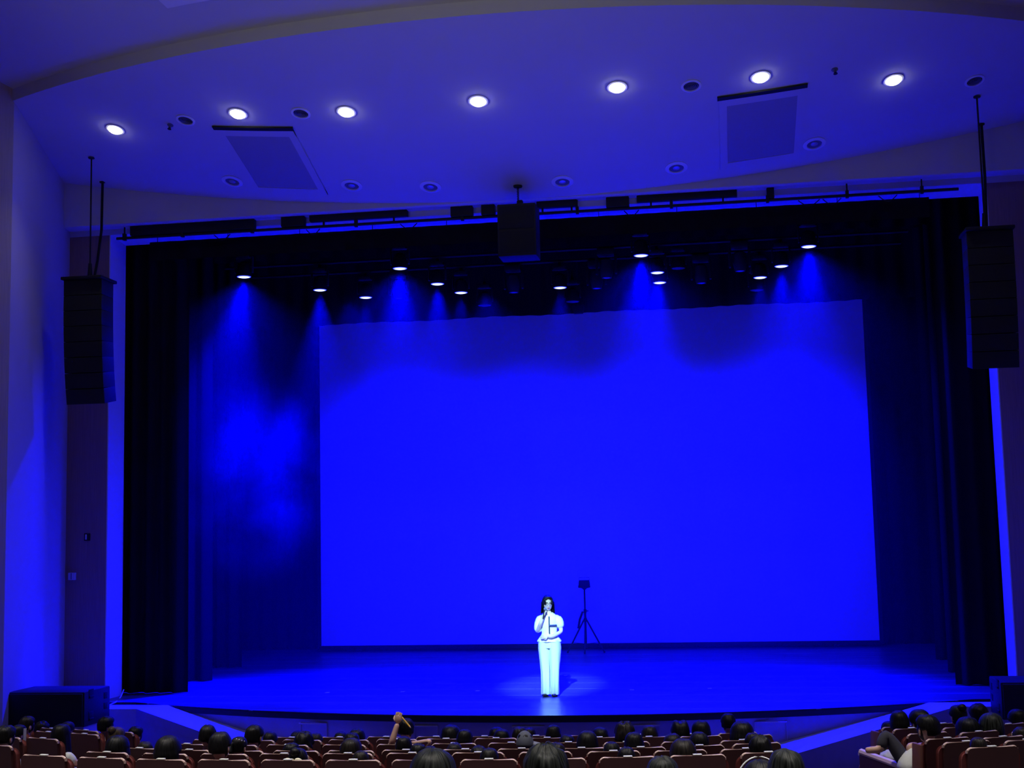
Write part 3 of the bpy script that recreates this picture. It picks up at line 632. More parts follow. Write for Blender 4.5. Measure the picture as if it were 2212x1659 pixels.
def head_geo(mb, c, s=1.0, Mx=None):
    # head height .23, faces +Y
    def fn(d):
        k = 1.0
        if d.z < 0: k -= 0.10*(-d.z)*(1 if d.y < 0.2 else 0.4)
        if d.y > 0.3 and abs(d.x) < 0.28 and -0.35 < d.z < 0.15: k += 0.16*(1-abs(d.x)/0.28)*(1-abs(d.z+0.18)/0.4 if abs(d.z+0.18) < 0.4 else 0)
        if d.y > 0.5 and 0.12 < d.z < 0.32: k += 0.02
        if d.y > 0.4 and -0.05 < d.z < 0.14 and 0.22 < abs(d.x) < 0.6: k -= 0.03
        if d.y > 0.3 and d.z < -0.6: k += 0.07
        return k
    T = Matrix.Translation(c) @ Matrix.Scale(s, 4)
    if Mx: T = Matrix.Translation(c) @ Mx @ Matrix.Scale(s, 4)
    mb.ball((0, 0, 0), (0.074, 0.094, 0.115), 28, 20, T, fn)
    for sd in (-1, 1):
        E = T @ Matrix.Translation((sd*0.076, -0.008, -0.012)) @ Matrix.Rotation(sd*0.35, 4, 'Z')
        mb.ball((0, 0, 0), (0.012, 0.022, 0.034), 10, 8, E)
    return T
def hair_geo(mb, kind, c, s, k=1.0, seed=0, Mx=None):
    T = Matrix.Translation(c) @ (Mx or Matrix.Identity(4)) @ Matrix.Scale(s, 4)
    low = {'crew': -0.25, 'short': -0.45, 'bowl': -0.55, 'tousled': -0.45, 'long': -0.75, 'bun': -0.4, 'twin': -0.45, 'flat': -0.4, 'pony': -0.45}.get(kind, -0.4)
    th0 = {'crew': 0.07, 'short': 0.16, 'bowl': 0.26, 'tousled': 0.28, 'long': 0.20, 'bun': 0.13, 'twin': 0.15, 'flat': 0.18, 'pony': 0.14}.get(kind, 0.15)*k
    amp = {'tousled': 0.14, 'short': 0.06, 'flat': 0.05}.get(kind, 0.03)
    def fn(d):
        hl = low if d.y < 0 else low + (0.42-low)*min(1, d.y*1.25)
        if abs(d.x) > 0.75 and d.y > -0.1: hl = max(hl, 0.0)
        e = (d.z-hl)/0.16; w = max(0, min(1, e))
        th = th0*w - 0.10*(1-w)
        q = noise.noise(Vector((d.x*3.2+seed*7.3, d.y*3.2, d.z*2.2+seed)))
        q2 = noise.noise(Vector((math.atan2(d.x, d.y)*5+seed, d.z*1.5, seed*3.1)))
        th += w*amp*(q+0.7*q2)
        if kind == 'flat' and d.z > 0.55: th -= 0.16*(d.z-0.55)
        if kind == 'twin': th += 0.16*w*max(0, 1-abs(abs(d.x)-0.5)/0.35)*max(0, d.z)
        if kind == 'twin' and abs(d.x) < 0.15 and d.z > 0: th -= 0.08*w
        if kind == 'bowl' and w > 0 and d.z < 0.2 and d.y < 0.3: th += 0.05*w
        if d.z > 0: th += 0.085*4*d.z*d.z*(1-d.z*d.z)*w
        return 1+th
    mb.ball((0, 0, 0), (0.082, 0.097, 0.112), 40, 28, T, fn)
    if kind == 'long':
        def f(u, v):
            a = -PI*0.82 + 1.64*PI*u + PI*1.5; r = 1.0
            rx, ry = 0.094+0.034*v, 0.106-0.010*v; fold = 0.006*math.sin(u*38+seed)*(0.3+v)
            return ((rx+fold)*math.cos(a), (ry+fold)*math.sin(a), 0.035-0.27*v + 0.015*math.sin(u*23+seed)*v)
        mb.grid(f, 40, 10, T); mb.grid(lambda u, v: tuple(Vector(f(u, v))*0.93), 40, 10, T)
    if kind == 'bun': mb.ball((0, -0.075, 0.10), (0.05, 0.048, 0.045), 18, 12, T, lambda d: 1+0.08*noise.noise(d*3+Vector((seed, 0, 0))))
    if kind == 'pony':
        mb.tube([(0, -0.09, 0.06), (0, -0.135, 0.05), (0.005, -0.15, -0.02), (0.01, -0.14, -0.12), (0.01, -0.125, -0.2)], [0.02, 0.03, 0.036, 0.028, 0.008], 12, T)
    return T
HEADC = {}
def person_meshes(H, hs):
    key = (round(H*20)/20, round(hs*10)/10)
    if key in HEADC: return HEADC[key]
    H_, hs_ = key; s = 0.92*hs_
    hz = H_-0.122*hs_; nb = H_-0.285*hs_; sh = H_-0.315*hs_; pz = 0.53; cz = pz+(sh-pz)*0.66; wz = pz+(sh-pz)*0.3
    V = [(0, 0.02, pz), (0, 0.01, wz), (0, 0.0, cz), (0, 0.0, nb), (0, 0.01, hz-0.05*hs_),
         (-0.16*s, 0, sh-0.02), (-0.215*s, 0.05, wz+0.05), (-0.10*s, 0.26, 0.60), (-0.05*s, 0.33, 0.60),
         (0.16*s, 0, sh-0.02), (0.215*s, 0.05, wz+0.05), (0.10*s, 0.26, 0.60), (0.05*s, 0.33, 0.60),
         (-0.09*s, 0.06, 0.53), (-0.11*s, 0.40, 0.53), (-0.11*s, 0.42, 0.10), (-0.11*s, 0.50, 0.05),
         (0.09*s, 0.06, 0.53), (0.11*s, 0.40, 0.53), (0.11*s, 0.42, 0.10), (0.11*s, 0.50, 0.05)]
    E = [(0, 1), (1, 2), (2, 3), (3, 4), (2, 5), (5, 6), (6, 7), (7, 8), (2, 9), (9, 10), (10, 11), (11, 12), (0, 13), (13, 14), (14, 15), (15, 16), (0, 17), (17, 18), (18, 19), (19, 20)]
    Rr = [(0.12*s, 0.10*s), (0.12*s, 0.09*s), (0.14*s, 0.10*s), 0.052*s, 0.05*s, 0.055*s, 0.042*s, 0.03*s, 0.028*s, 0.055*s, 0.042*s, 0.03*s, 0.028*s, 0.075*s, 0.058*s, 0.042*s, 0.03*s, 0.075*s, 0.058*s, 0.042*s, 0.03*s]
    v, f = skinned(V, E, Rr)
    b = MB(); b.add(v, f); head_geo(b, (0, 0.015, hz), hs_); body = b.mesh('body', None, smooth=70, weld=False)
    body.materials.append(M['skin'])
    v, f = skinned([V[i] for i in (0, 1, 2, 3, 5, 6, 9, 10)], [(0, 1), (1, 2), (2, 3), (2, 4), (4, 5), (2, 6), (6, 7)], [(0.135*s, 0.115*s), (0.135*s, 0.105*s), (0.155*s, 0.115*s), 0.062*s, 0.068*s, 0.06*s, 0.068*s, 0.06*s])
    sm = MB().add(v, f).mesh('shirt', M['tshirt_dark'], smooth=70, weld=False)
    v, f = skinned([(0, 0.02, pz)] + [V[i] for i in (13, 14, 15, 17, 18, 19)], [(0, 1), (1, 2), (2, 3), (0, 4), (4, 5), (5, 6)], [(0.125*s, 0.11*s), 0.085*s, 0.07*s, 0.055*s, 0.085*s, 0.07*s, 0.055*s])
    tm = MB().add(v, f).mesh('trousers', M['trousers'], smooth=70, weld=False)
    HEADC[key] = (body, sm, tm, hz, H_, hs_); return HEADC[key]
def set_mat(o, m):
    o.material_slots[0].link = 'OBJECT'; o.material_slots[0].material = m
def person(loc, rz, H, hs, hair, hm, shirt, label, group=None, yawh=0.0, tilt=0.0, kfull=1.0, seed=0):
    body, sm, tm, hz, H_, hs_ = person_meshes(H, hs)
    t = thing('person', label, 'person', loc, rz, group)
    link('body', body, t); o = link('shirt', sm, t); set_mat(o, M[shirt]); link('trousers', tm, t)
    R_ = Matrix.Rotation(yawh, 4, 'Z') @ Matrix.Rotation(tilt, 4, 'Y')
    mb = MB()
    if hair == 'cap':
        hair_geo(mb, 'crew', (0, 0, 0), hs_, 1.0, seed, R_); h = mb.build('hair', M[hm], t, smooth=70, loc=(0, 0.015, hz), weld=False)
        cp = MB(); T = R_ @ Matrix.Scale(hs_, 4)
        cp.ball((0, 0, 0), (0.092, 0.112, 0.132), 32, 20, T, lambda d: 1.0 if d.z > -0.28 else 0.86)
        c = cp.build('cap', M['cap_cloth'], t, smooth=60, loc=(0, 0.015, hz))
        vz = MB(); vz.grid(lambda u, v: (0.085*math.sin((u-.5)*2.0)*(1+0.1*v), 0.085+0.105*v-0.07*(u-.5)**2*4*0.6, 0.02-0.03*v-0.02*(2*u-1)**2), 12, 6, T @ Matrix.Rotation(-1.1, 4, 'Z'))
        vz.grid(lambda u, v: (0.085*math.sin((u-.5)*2.0)*(1+0.1*v), 0.085+0.105*v-0.07*(u-.5)**2*4*0.6, 0.012-0.03*v-0.02*(2*u-1)**2), 12, 6, T @ Matrix.Rotation(-1.1, 4, 'Z'))
        vz.build('visor', M['tshirt_grey'], c, smooth=60)
        return t, hz, hs_
    hair_geo(mb, hair, (0, 0, 0), hs_, kfull, seed, R_); mb.build('hair', M[hm], t, smooth=70, loc=(0, 0.015, hz), weld=False)
    return t, hz, hs_
def repose(t, H_, hs_, arms=None, hands=None, leg=None, sleeve=None, shirt=None):
    s = 0.92*hs_; hz = H_-0.122*hs_; nb = H_-0.285*hs_; sh = H_-0.315*hs_; pz = 0.53; cz = pz+(sh-pz)*0.66; wz = pz+(sh-pz)*0.3
    V = [(0, 0.02, pz), (0, 0.01, wz), (0, 0, cz), (0, 0, nb), (0, 0.01, hz-0.05*hs_)]; E = [(0, 1), (1, 2), (2, 3), (3, 4)]
    Rr = [(0.12*s, 0.10*s), (0.12*s, 0.09*s), (0.14*s, 0.10*s), 0.052*s, 0.05*s]
    SV = V[:3]+[V[3]]; SE = [(0, 1), (1, 2), (2, 3)]; SR = [(0.135*s, 0.115*s), (0.135*s, 0.105*s), (0.155*s, 0.115*s), 0.062*s]
    TV = [(0, 0.02, pz)]; TE = []; TR = [(0.125*s, 0.11*s)]
    for sd in (-1, 1):
        ch = [(sd*0.16*s, 0, sh-0.02)]
        ch += [tuple(q) for q in arms[sd]] if arms and sd in arms else [(sd*0.215*s, 0.05, wz+0.05), (sd*0.10*s, 0.26, 0.60), (sd*0.05*s, 0.33, 0.60)]
        rr = [0.055*s, 0.044*s, 0.032*s, 0.03*s, 0.028*s]; pi = 2
        for k, q in enumerate(ch): V.append(q); Rr.append(rr[min(k, 4)]); E.append((pi, len(V)-1)); pi = len(V)-1
        k = len(SV); fr_ = sleeve.get(sd, 0.7) if sleeve else 0.7
        SV += [ch[0], tuple(Vector(ch[0]).lerp(Vector(ch[1]), fr_))]; SR += [0.068*s, 0.06*s]; SE += [(2, k), (k, k+1)]
        lg = [(sd*0.09*s, 0.06, 0.53)]
        lg += [tuple(q) for q in leg[sd]] if leg and sd in leg else [(sd*0.11*s, 0.40, 0.53), (sd*0.11*s, 0.42, 0.10), (sd*0.11*s, 0.50, 0.05)]
        pi = 0; rr = [0.075*s, 0.058*s, 0.042*s, 0.03*s]
        for k, q in enumerate(lg): V.append(q); Rr.append(rr[k]); E.append((pi, len(V)-1)); pi = len(V)-1
        k = len(TV); TV += lg[:3]; TR += [0.085*s, 0.07*s, 0.055*s]; TE += [(0, k), (k, k+1), (k+1, k+2)]
    v, f = skinned(V, E, Rr); b = MB(); b.add(v, f); head_geo(b, (0, 0.015, hz), hs_)
    for (w_, d_, u_, sc_, cu, si) in (hands or []): hand_geo(b, w_, d_, u_, sc_, cu, si)
    me = {'body': b.mesh('body', M['skin'], smooth=70, weld=False)}
    v, f = skinned(SV, SE, SR); me['shirt'] = MB().add(v, f).mesh('shirt', M[shirt], smooth=70, weld=False)
    v, f = skinned(TV, TE, TR); me['trousers'] = MB().add(v, f).mesh('trousers', M['trousers'], smooth=70, weld=False)
    for c in t.children:
        k = c.name.split('.')[0]
        if k in me: c.data = me[k]; c.material_slots[0].link = 'DATA'
def limb(pts, rad, name, m, parent=None):
    v, f = skinned(pts, [(i, i+1) for i in range(len(pts)-1)], rad, 0, 1)
    return MB().add(v, f).build(name, m, parent, smooth=70, weld=False)
def hand_geo(mb, wrist, direction, up, s=1.0, curl=1.1, side=1):
    # palm with four fingers and a thumb; direction: wrist to knuckles, up: back of the hand
    d = Vector(direction).normalized(); u = Vector(up); u = (u - d*u.dot(d)).normalized(); r = d.cross(u)*side
    B = Matrix(((r.x, d.x, u.x, wrist[0]), (r.y, d.y, u.y, wrist[1]), (r.z, d.z, u.z, wrist[2]), (0, 0, 0, 1)))
    mb.ball((0, 0.042*s, 0), (0.040*s, 0.048*s, 0.016*s), 14, 10, B)
    for i, (x, l) in enumerate(((-0.028, 0.068), (-0.0095, 0.078), (0.0095, 0.072), (0.028, 0.056))):
        p = Vector((x*s, 0.080*s, 0)); pts = [p - Vector((0, 0.02*s, 0))]; a = 0.25
        for seg in (0.42, 0.32, 0.26):
            pts.append(p); p = p + Vector((0, math.cos(a), -math.sin(a)))*l*s*seg; a += curl*0.75
        pts.append(p)
        mb.tube([(B @ q)[:] for q in pts], [0.009*s, 0.0092*s, 0.0086*s, 0.0078*s, 0.006*s], 8)
    q = [Vector((-0.03, 0.02, 0)), Vector((-0.05, 0.04, -0.012)), Vector((-0.045, 0.068, -0.03)), Vector((-0.025, 0.085, -0.04))]
    mb.tube([(B @ (k*s))[:] for k in q], [0.012*s, 0.011*s, 0.010*s, 0.007*s], 8)

# ------------------------------------------------------------------ auditorium seats
def rounded(w, z0, z1, r, n=5):
    pts = [(-w/2, z0), (w/2, z0)]
    for k in range(n+1): a = PI/2*k/n; pts.append((w/2-r+r*math.cos(a), z1-r+r*math.sin(a)))
    for k in range(n+1): a = PI/2+PI/2*k/n; pts.append((-w/2+r+r*math.cos(a), z1-r+r*math.sin(a)))
    return pts
def vslab(poly, y0, y1):
    n = len(poly); mb = MB(); mb.add([(x, y0, z) for x, z in poly]+[(x, y1, z) for x, z in poly], [tuple(range(n)), tuple(range(n, 2*n))[::-1]]+[(k, (k+1) % n, n+(k+1) % n, n+k) for k in range(n)]); return mb
def tilt_back(mb, a=0.10, z0=0.45):
    mb.v = [(x, y-(z-z0)*a, z) for x, y, z in mb.v]; return mb
seat_parts = {}
def seat_meshes():
    S = seat_parts
    S['backrest'] = tilt_back(vslab(rounded(0.48, 0.36, 0.90, 0.05), 0.0, 0.05)).mesh('backrest', M['red_fabric'], bevel=0.018)
    S['back_shell'] = tilt_back(vslab(rounded(0.44, 0.30, 0.94, 0.035), -0.035, 0.01)).mesh('back_shell', M['shell'], bevel=0.006)
    rim = [(-0.22, 0.926)] + [(x, z) for x, z in rounded(0.44, 0.3, 0.94, 0.035)[2:]][::-1] + [(0.22, 0.926)]
    rim = sorted(set(rim), key=lambda p: (p[0], p[1] if p[0] < 0 else -p[1]))
    mb = MB(); mb.tube([(x, -0.012, z) for x, z in rim], 0.013, 8); S['top_rim'] = tilt_back(mb).mesh('top_rim', M['rim'], smooth=60)
    mb = MB(); mb.box((0, -0.012, 0.951), (0.072, 0.036, 0.012)); S['number_plate'] = tilt_back(mb).mesh('number_plate', M['plate'], bevel=0.004)
    mb = MB(); mb.box((0, 0.27, 0.42), (0.46, 0.40, 0.10)); S['seat_cushion'] = mb.mesh('seat_cushion', M['red_fabric'], bevel=0.03, seg=3)
    for sd in (-1, 1):
        mb = MB(); mb.box((sd*0.268, 0.20, 0.60), (0.05, 0.32, 0.04)); S['armrest'+str(sd)] = mb.mesh('armrest', M['rim'], bevel=0.012)
        mb = MB(); mb.box((sd*0.268, 0.20, 0.29), (0.035, 0.24, 0.58)); S['side_frame'+str(sd)] = mb.mesh('side_frame', M['shell'], bevel=0.008)
    mb = MB(); mb.box((0.0, 0.06, 0.20), (0.46, 0.05, 0.06)); S['cross_rail'] = mb.mesh('cross_rail', M['black_metal'])
    mb = MB(); mb.box((-0.29, 0.02, 0.455), (0.03, 0.16, 0.91)); S['end_panel'] = tilt_back(mb, 0.10).mesh('end_panel', M['end'], bevel=0.012)
seat_meshes()
SEATPROTO = None
def seat(loc, rz, label, group, end=False):
    global SEATPROTO
    if SEATPROTO is None:
        t = thing('auditorium_seat', label, 'seat', loc, rz, group); SEATPROTO = t
        for k, me in seat_parts.items():
            if k != 'end_panel': link(me.name.split('.')[0], me, t)
    else: t = copy_thing(SEATPROTO, loc, (0, 0, rz), label, group)
    if end: link('end_panel', seat_parts['end_panel'], t)
    return t
ROWZ = dict(a=.92, b=.83, c=.74, d=.65, e=.56, f=.47, R3=.92, R2=.83, R1=.74, R7=.65, R6=.56, R8=.47, S0=.74, S1=.65, S2=.56, S8=.47)
ROWS = dict(
 a=[(95.5,1628),(220,1633),(348,1636.5),(484,1637.5),(622,1637.8),(763,1638),(907,1637.5),(1056,1636.5),(1204,1634.5),(1356,1631),(1506,1627),(1660,1621)],
 b=[(231,1621.5),(357,1624.5),(485,1625),(614,1624.7),(751.6,1624),(890.6,1623.2),(1032.8,1622),(1178,1620.5),(1325,1619),(1469,1617),(1612,1613.5)],
 c=[(301.5,1613),(409,1616.5),(522,1618),(640,1618.5),(758,1618.2),(877,1616.8),(1005,1615.5),(1127,1613.8),(1256,1612.5),(1384,1611),(1511,1607),(1634,1602)],
 d=[(404,1604),(513,1606),(622,1606),(744,1605.8),(862,1604.8),(981,1602.8),(1104,1601.3),(1228,1600.3),(1353,1599.7),(1478,1598.2),(1604,1595.5)],
 e=[(456,1595.7),(553,1595.6),(653,1595.4),(754,1595),(858,1594),(963.5,1593),(1071.6,1591.8),(1182,1590.8),(1294.6,1590),(1402,1588.8),(1512,1587),(1622,1585.3)],
 f=[(631,1590.5),(734,1590),(834.7,1589),(942,1588.5),(1046.7,1587.8),(1158,1586.5),(1268,1585.5),(1378,1584.5),(1487,1583),(1593,1580)],
 R3=[(2142,1609)], R2=[(2087,1598),(2218,1594)], R1=[(2046,1591),(2166,1588)], R7=[(2003,1580),(2114,1577),(2225,1573)], R6=[(1969,1570),(2074,1567),(2178,1561)], R8=[(1942,1566),(2037,1560),(2130,1556)],
 S0=[(-9,1606)], S1=[(14,1588.5),(93,1592)], S2=[(27,1576),(105,1578.5),(183,1582.5)], S8=[(-20,1565),(40,1568),(113,1571.5),(186,1575),(259,1577.5)])
RNAME = dict(a='nearest', b='second nearest', c='third nearest', d='fourth nearest', e='fifth nearest', f='frontmost')
def facing(p):
    v = Vector((0, 26.0)) - Vector((p.x, p.y)); return math.atan2(v.y, v.x) - PI/2
SEATP = {}
for rk, lst in ROWS.items():
    z = ROWZ[rk]; SEATP[rk] = []
    for i, (x, y) in enumerate(lst):
        p = on_z(x, y, z+0.012); SEATP[rk].append((x, p)); rz = facing(p)
        # seat origin below the tilted shell top
        off = Matrix.Rotation(rz, 3, 'Z') @ Vector((0, 0.06, 0)); loc = Vector((p.x, p.y, z-0.95)) + off
        if rk in RNAME: lab = f'red auditorium seat in the centre block, {RNAME[rk]} row, {ORD[i+1]} from its left end'; g = 'seats of the centre block'
        elif rk[0] == 'S':
            rn = {'S0': 'nearest', 'S1': 'second', 'S2': 'third', 'S8': 'frontmost'}[rk]; lab = f'red auditorium seat in the left block, {rn} visible row, {ORD[len(lst)-i]} from the aisle'; g = 'seats of the left block'
        else:
            rn = {'R3': 'nearest', 'R2': 'second', 'R1': 'third', 'R7': 'fourth', 'R6': 'fifth', 'R8': 'frontmost'}[rk]; lab = f'red auditorium seat in the right block, {rn} visible row, {ORD[i+1]} from the aisle'; g = 'seats of the right block'
        seat(loc, rz, lab, g, end=(rk in ('R1', 'R8') and i == 0))

# ------------------------------------------------------------------ audience
# px x, px top, px width, row, hair, material, shirt, hair words, head turn, head tilt
PPL = [
 (11,1567,44,'S0','short','hair','tshirt_grey','short black hair and a visible ear',-.3,0),
 (38,1566,30,'S1','bowl','hair','tshirt_grey','a black bob and pale hair ribbon',-.5,0),
 (57,1547,34,'S2','short','hair_brown','tshirt_dark','fluffy dark hair',-.4,0),
 (89,1559,28,'S8','tousled','hair_brown','tshirt_dark','tousled brown-black hair',0,0),
 (130,1563,42,'S1','long','hair','tshirt_white','long black hair and a white shirt',0,0),
 (144,1559,28,'S8','bowl','hair_brown','tshirt_blue','rounded hair edged by blue light',0,0),
 (228,1547,36,'S8','short','hair','tshirt_dark','short black hair, turned to the right',-.6,0),
 (250,1570,40,'S2','bun','hair_gold','tshirt_dark','golden brown hair tied up',0,0),
 (252,1587,50,'b','long','hair','tshirt_dark','long straight black hair',0,0),
 (291,1569,32,'S8','short','hair','tshirt_dark','round black hair beside the ramp',-.5,.2),
 (312,1602,35,'c','short','hair_brown','tshirt_dark','a low head of dark hair',0,0),
 (361,1590,58,'a','bowl','hair','tshirt_dark','a large glossy black bowl cut',0,0),
 (447,1566,40,'c','short','hair','tshirt_dark','short black hair and a dark top',.2,0),
 (474,1581,53,'a','short','hair','tshirt_dark','thick black hair and a visible right ear',-.2,0),
 (514,1591,32,'b','pony','hair','tshirt_dark','black hair with shiny clips',-.3,0),
 (548,1566,42,'d','short','hair','tshirt_dark','short black hair with one ear showing',-.3,0),
 (582,1581,28,'e','bowl','hair','tshirt_dark','a small round black head',0,0),
 (642,1579,34,'f','bowl','hair','tshirt_dark','black hair half hidden by a nearer head',0,0),
 (655,1582,40,'d','tousled','hair','tshirt_dark','untidy black hair',0,0),
 (681,1584,22,'e','short','hair_brown','tshirt_dark','a small dark head peeking out',0,0),
 (628,1605,30,'c','short','hair','tshirt_dark','a low dark head turned sideways',-.7,0),
 (642,1616,46,'a','bun','hair','tshirt_dark','black hair tied with a cream bow',0,0),
 (735,1581,28,'f','bowl','hair','tshirt_dark','smooth black hair',0,0),
 (770,1574,34,'e','bowl','hair','tshirt_dark','a smooth tall black bob',0,0),
 (758,1583,36,'d','short','hair','tshirt_dark','ruffled black hair',0,0),
 (757,1593,45,'b','long','hair_brown','tshirt_dark','long parted dark hair with a brown streak',-.2,0),
 (778,1620,42,'a','crew','hair_brown','tshirt_dark','close cropped hair low behind the seat',0,0),
 (876,1552,36,'d','short','hair','tshirt_print','both bare arms raised, holding a yellow pencil',0,0),
 (871,1589,38,'c','crew','hair','tshirt_dark','a smooth cropped black head below raised arms',0,0),
 (901,1606,38,'b','short','hair','tshirt_dark','a low black head under an elbow',0,.2),
 (973,1566,42,'e','bowl','hair','tshirt_dark','a big smooth black bob',0,0),
 (1003,1576,34,'d','bowl','hair','tshirt_dark','a rounded black bowl cut',-.2,0),
 (981,1605,26,'c','short','hair_brown','tshirt_dark','only the crown of a dark head showing',0,0),
 (1033,1611,34,'b','short','hair','tshirt_dark','a low dark crown',0,0),
 (1056,1614,44,'a','crew','hair','tshirt_dark','smooth cropped black hair',0,0),
 (1072,1571,34,'f','bowl','hair','tshirt_dark','a smooth dark head against the stage front',0,0),
 (1083,1575,36,'e','bowl','hair','tshirt_dark','a low smooth black head',0,0),
 (929,1612,38,'b','short','hair','tshirt_dark','a dark head just behind the biggest crown',.3,0),
 (1122,1570,34,'e','short','hair_brown','tshirt_dark','brown-black hair behind the capped head',0,0),
 (1143,1572,26,'f','short','hair_brown','tshirt_dark','a small brown-black head right of the cap',0,0),
 (1133,1577,38,'c','cap','hair','tshirt_dark','a slate grey cap, visor to the right',0,0),
 (1195,1566,32,'e','bowl','hair','tshirt_dark','a squarish black bob',0,0),
 (1223,1586,30,'d','flat','hair','tshirt_dark','a flat topped dark head',0,.25),
 (1268,1579,46,'c','bowl','hair','tshirt_dark','a large round black head',0,0),
 (1295,1571,33,'e','bowl','hair','tshirt_dark','a black head leaning to the right',0,.2),
 (1349,1560,42,'d','tousled','hair_brown','tshirt_dark','wavy brown-lit hair',0,0),
 (1200,1604,36,'b','short','hair_brown','tshirt_grey','a tilted dark head and grey hood',0,.3),
 (1321,1603,33,'b','short','hair','tshirt_dark','a small dark head',0,0),
 (1353,1614,42,'a','short','hair','tshirt_dark','a dark head low behind the seat',0,0),
 (1369,1582,41,'c','bowl','hair','tshirt_dark','a round black mushroom cut',0,0),
 (1403,1567,36,'e','bowl','hair_brown','tshirt_dark','a smooth dark dome of hair',0,0),
 (1469,1557,42,'e','twin','hair','tshirt_dark','two raised lobes of black hair',0,0),
 (1514,1556,40,'e','bowl','hair','tshirt_dark','a full rounded black bob',0,0),
 (1455,1582,44,'d','crew','hair_brown','tshirt_dark','a close cropped dark head leaning left',0,-.2),
 (1508,1581,43,'c','short','hair','tshirt_dark','thick black hair tipped to the right',0,.2),
 (1475,1596,53,'a','bowl','hair_brown','tshirt_dark','a large smooth brown-black head',0,0),
 (1573,1541,34,'f','short','hair','tshirt_dark','short black hair, sitting tallest of the row',0,0),
 (1601,1558,50,'d','bowl','hair','tshirt_dark','a large sloping black head of hair',0,.15),
 (1626,1583,30,'c','short','hair_brown','tshirt_dark','a brown-black head half hidden',0,0),
 (1642,1589,43,'a','tousled','hair','tshirt_dark','a rough black head at the row end',0,0),
 (933,1618,106,'n','bowl','hair_grey','tshirt_dark','a big glossy black crown',0,0),
 (1177,1610,94,'n','tousled','hair_grey','tshirt_dark','big textured greyish black hair',0,0),
 (1431,1634,70,'n','short','hair_grey','tshirt_dark','a dark crown whorl at the bottom edge',0,0),
 (1698,1619,82,'n','short','hair_grey','tshirt_dark','thick dark hair in front of the right aisle',0,0),
 (1642,1642,74,'n','bowl','hair','tshirt_dark','black hair with a thin white headband',0,0),
 (1943,1535,38,'R6','bowl','hair','tshirt_dark','a black bowl cut and visible right ear',-.4,0),
 (1921,1558,32,'R8','short','hair','tshirt_dark','a small dark head low by the ramp',0,0),
 (1987,1532,42,'R6','bowl','hair','tshirt_dark','a rounded black head behind the boy',.3,0),
 (2003,1544,48,'R1','short','hair','tshirt_white','a white shirt, leaning into the aisle and looking left',.9,0),
 (2070,1522,36,'R6','bun','hair','tshirt_dark','a round black head with a pale hair tie',0,0),
 (2116,1519,38,'R8','short','hair_brown','tshirt_dark','dark hair tilted to the left',.3,-.4),
 (2091,1547,50,'R7','long','hair','tshirt_dark','long dark straight hair',0,0),
 (2142,1538,46,'R7','long','hair_grey','tshirt_dark','long shiny grey-lit parted hair',0,0),
 (2199,1532,36,'R6','bowl','hair','tshirt_dark','dark hair at the right edge',0,0),
 (2207,1571,30,'R1','short','hair_brown','tshirt_grey','a low dark head at the right edge',0,0),
 (2115,1591,36,'R3','crew','hair_brown','tshirt_dark','a low cropped head behind the seat',0,0)]
RWORD = dict(RNAME); RWORD.update(S0='left block', S1='left block', S2='left block', S8='left block front', R3='right block', R2='right block', R1='right block', R7='right block', R6='right block', R8='right block front', n='row nearest the camera')
PERSON = {}; PH = {}
for i, (x, top, w, rk, hr, hm, shirt, words_, yh, tl) in enumerate(PPL):
    if rk == 'n': Y = FOC*0.225/w*1.0; Y = min(Y, 8.6); p = on_y(x, top, Y); fz = floor_z(p.x, p.y)
    else:
        S = SEATP[rk]; fz = ROWZ[rk]-0.95
        if len(S) > 1:
            k = 0
            while k < len(S)-2 and x > S[k+1][0]: k += 1
            u = (x-S[k][0])/(S[k+1][0]-S[k][0]); u = max(-1.2, min(2.2, u)); Y = S[k][1].y + (S[k+1][1].y-S[k][1].y)*u
        else: Y = S[0][1].y
        Y += 0.26; p = on_y(x, top, Y)
    hs = w*p.y/FOC/0.196; hs = max(0.84, min(1.2, hs)); kf = 1.0
    H = p.z - fz; H = max(0.93, H)
    Hq, hq = round(H*20)/20, round(hs*10)/10
    zoff = p.z - fz - Hq - (0.018 if hr in ('bowl', 'long', 'tousled', 'cap') else 0.008)*hq
    rz = facing(p)
    where = {'n': 'nearest the camera'}.get(rk, ('in the ' + RNAME[rk] + ' centre row') if rk in RNAME else ('in the left block' if rk[0] == 'S' else 'in the right block'))
    lab = f'person with {words_} {where}'
    t, hz, hq2 = person((p.x, p.y, fz+zoff), rz, H, hs, hr, hm, shirt, lab, 'seated audience', yh, tl, kf, i*1.37)
    PERSON[i] = (t, hz, hq2, words_, rz); t_H = Hq; PH[t.name] = Hq
    if rk == 'n':
        off = Matrix.Rotation(rz, 3, 'Z') @ Vector((0, -0.22, 0)); k_ = ORD[len([1 for q in PPL[:i] if q[3] == 'n'])+1]
        seat(Vector((p.x, p.y, fz)) + off, rz, 'red auditorium seat under the spectator with ' + words_, 'seats nearest the camera')
def find(s): return next(v for v in PERSON.values() if s in v[3])
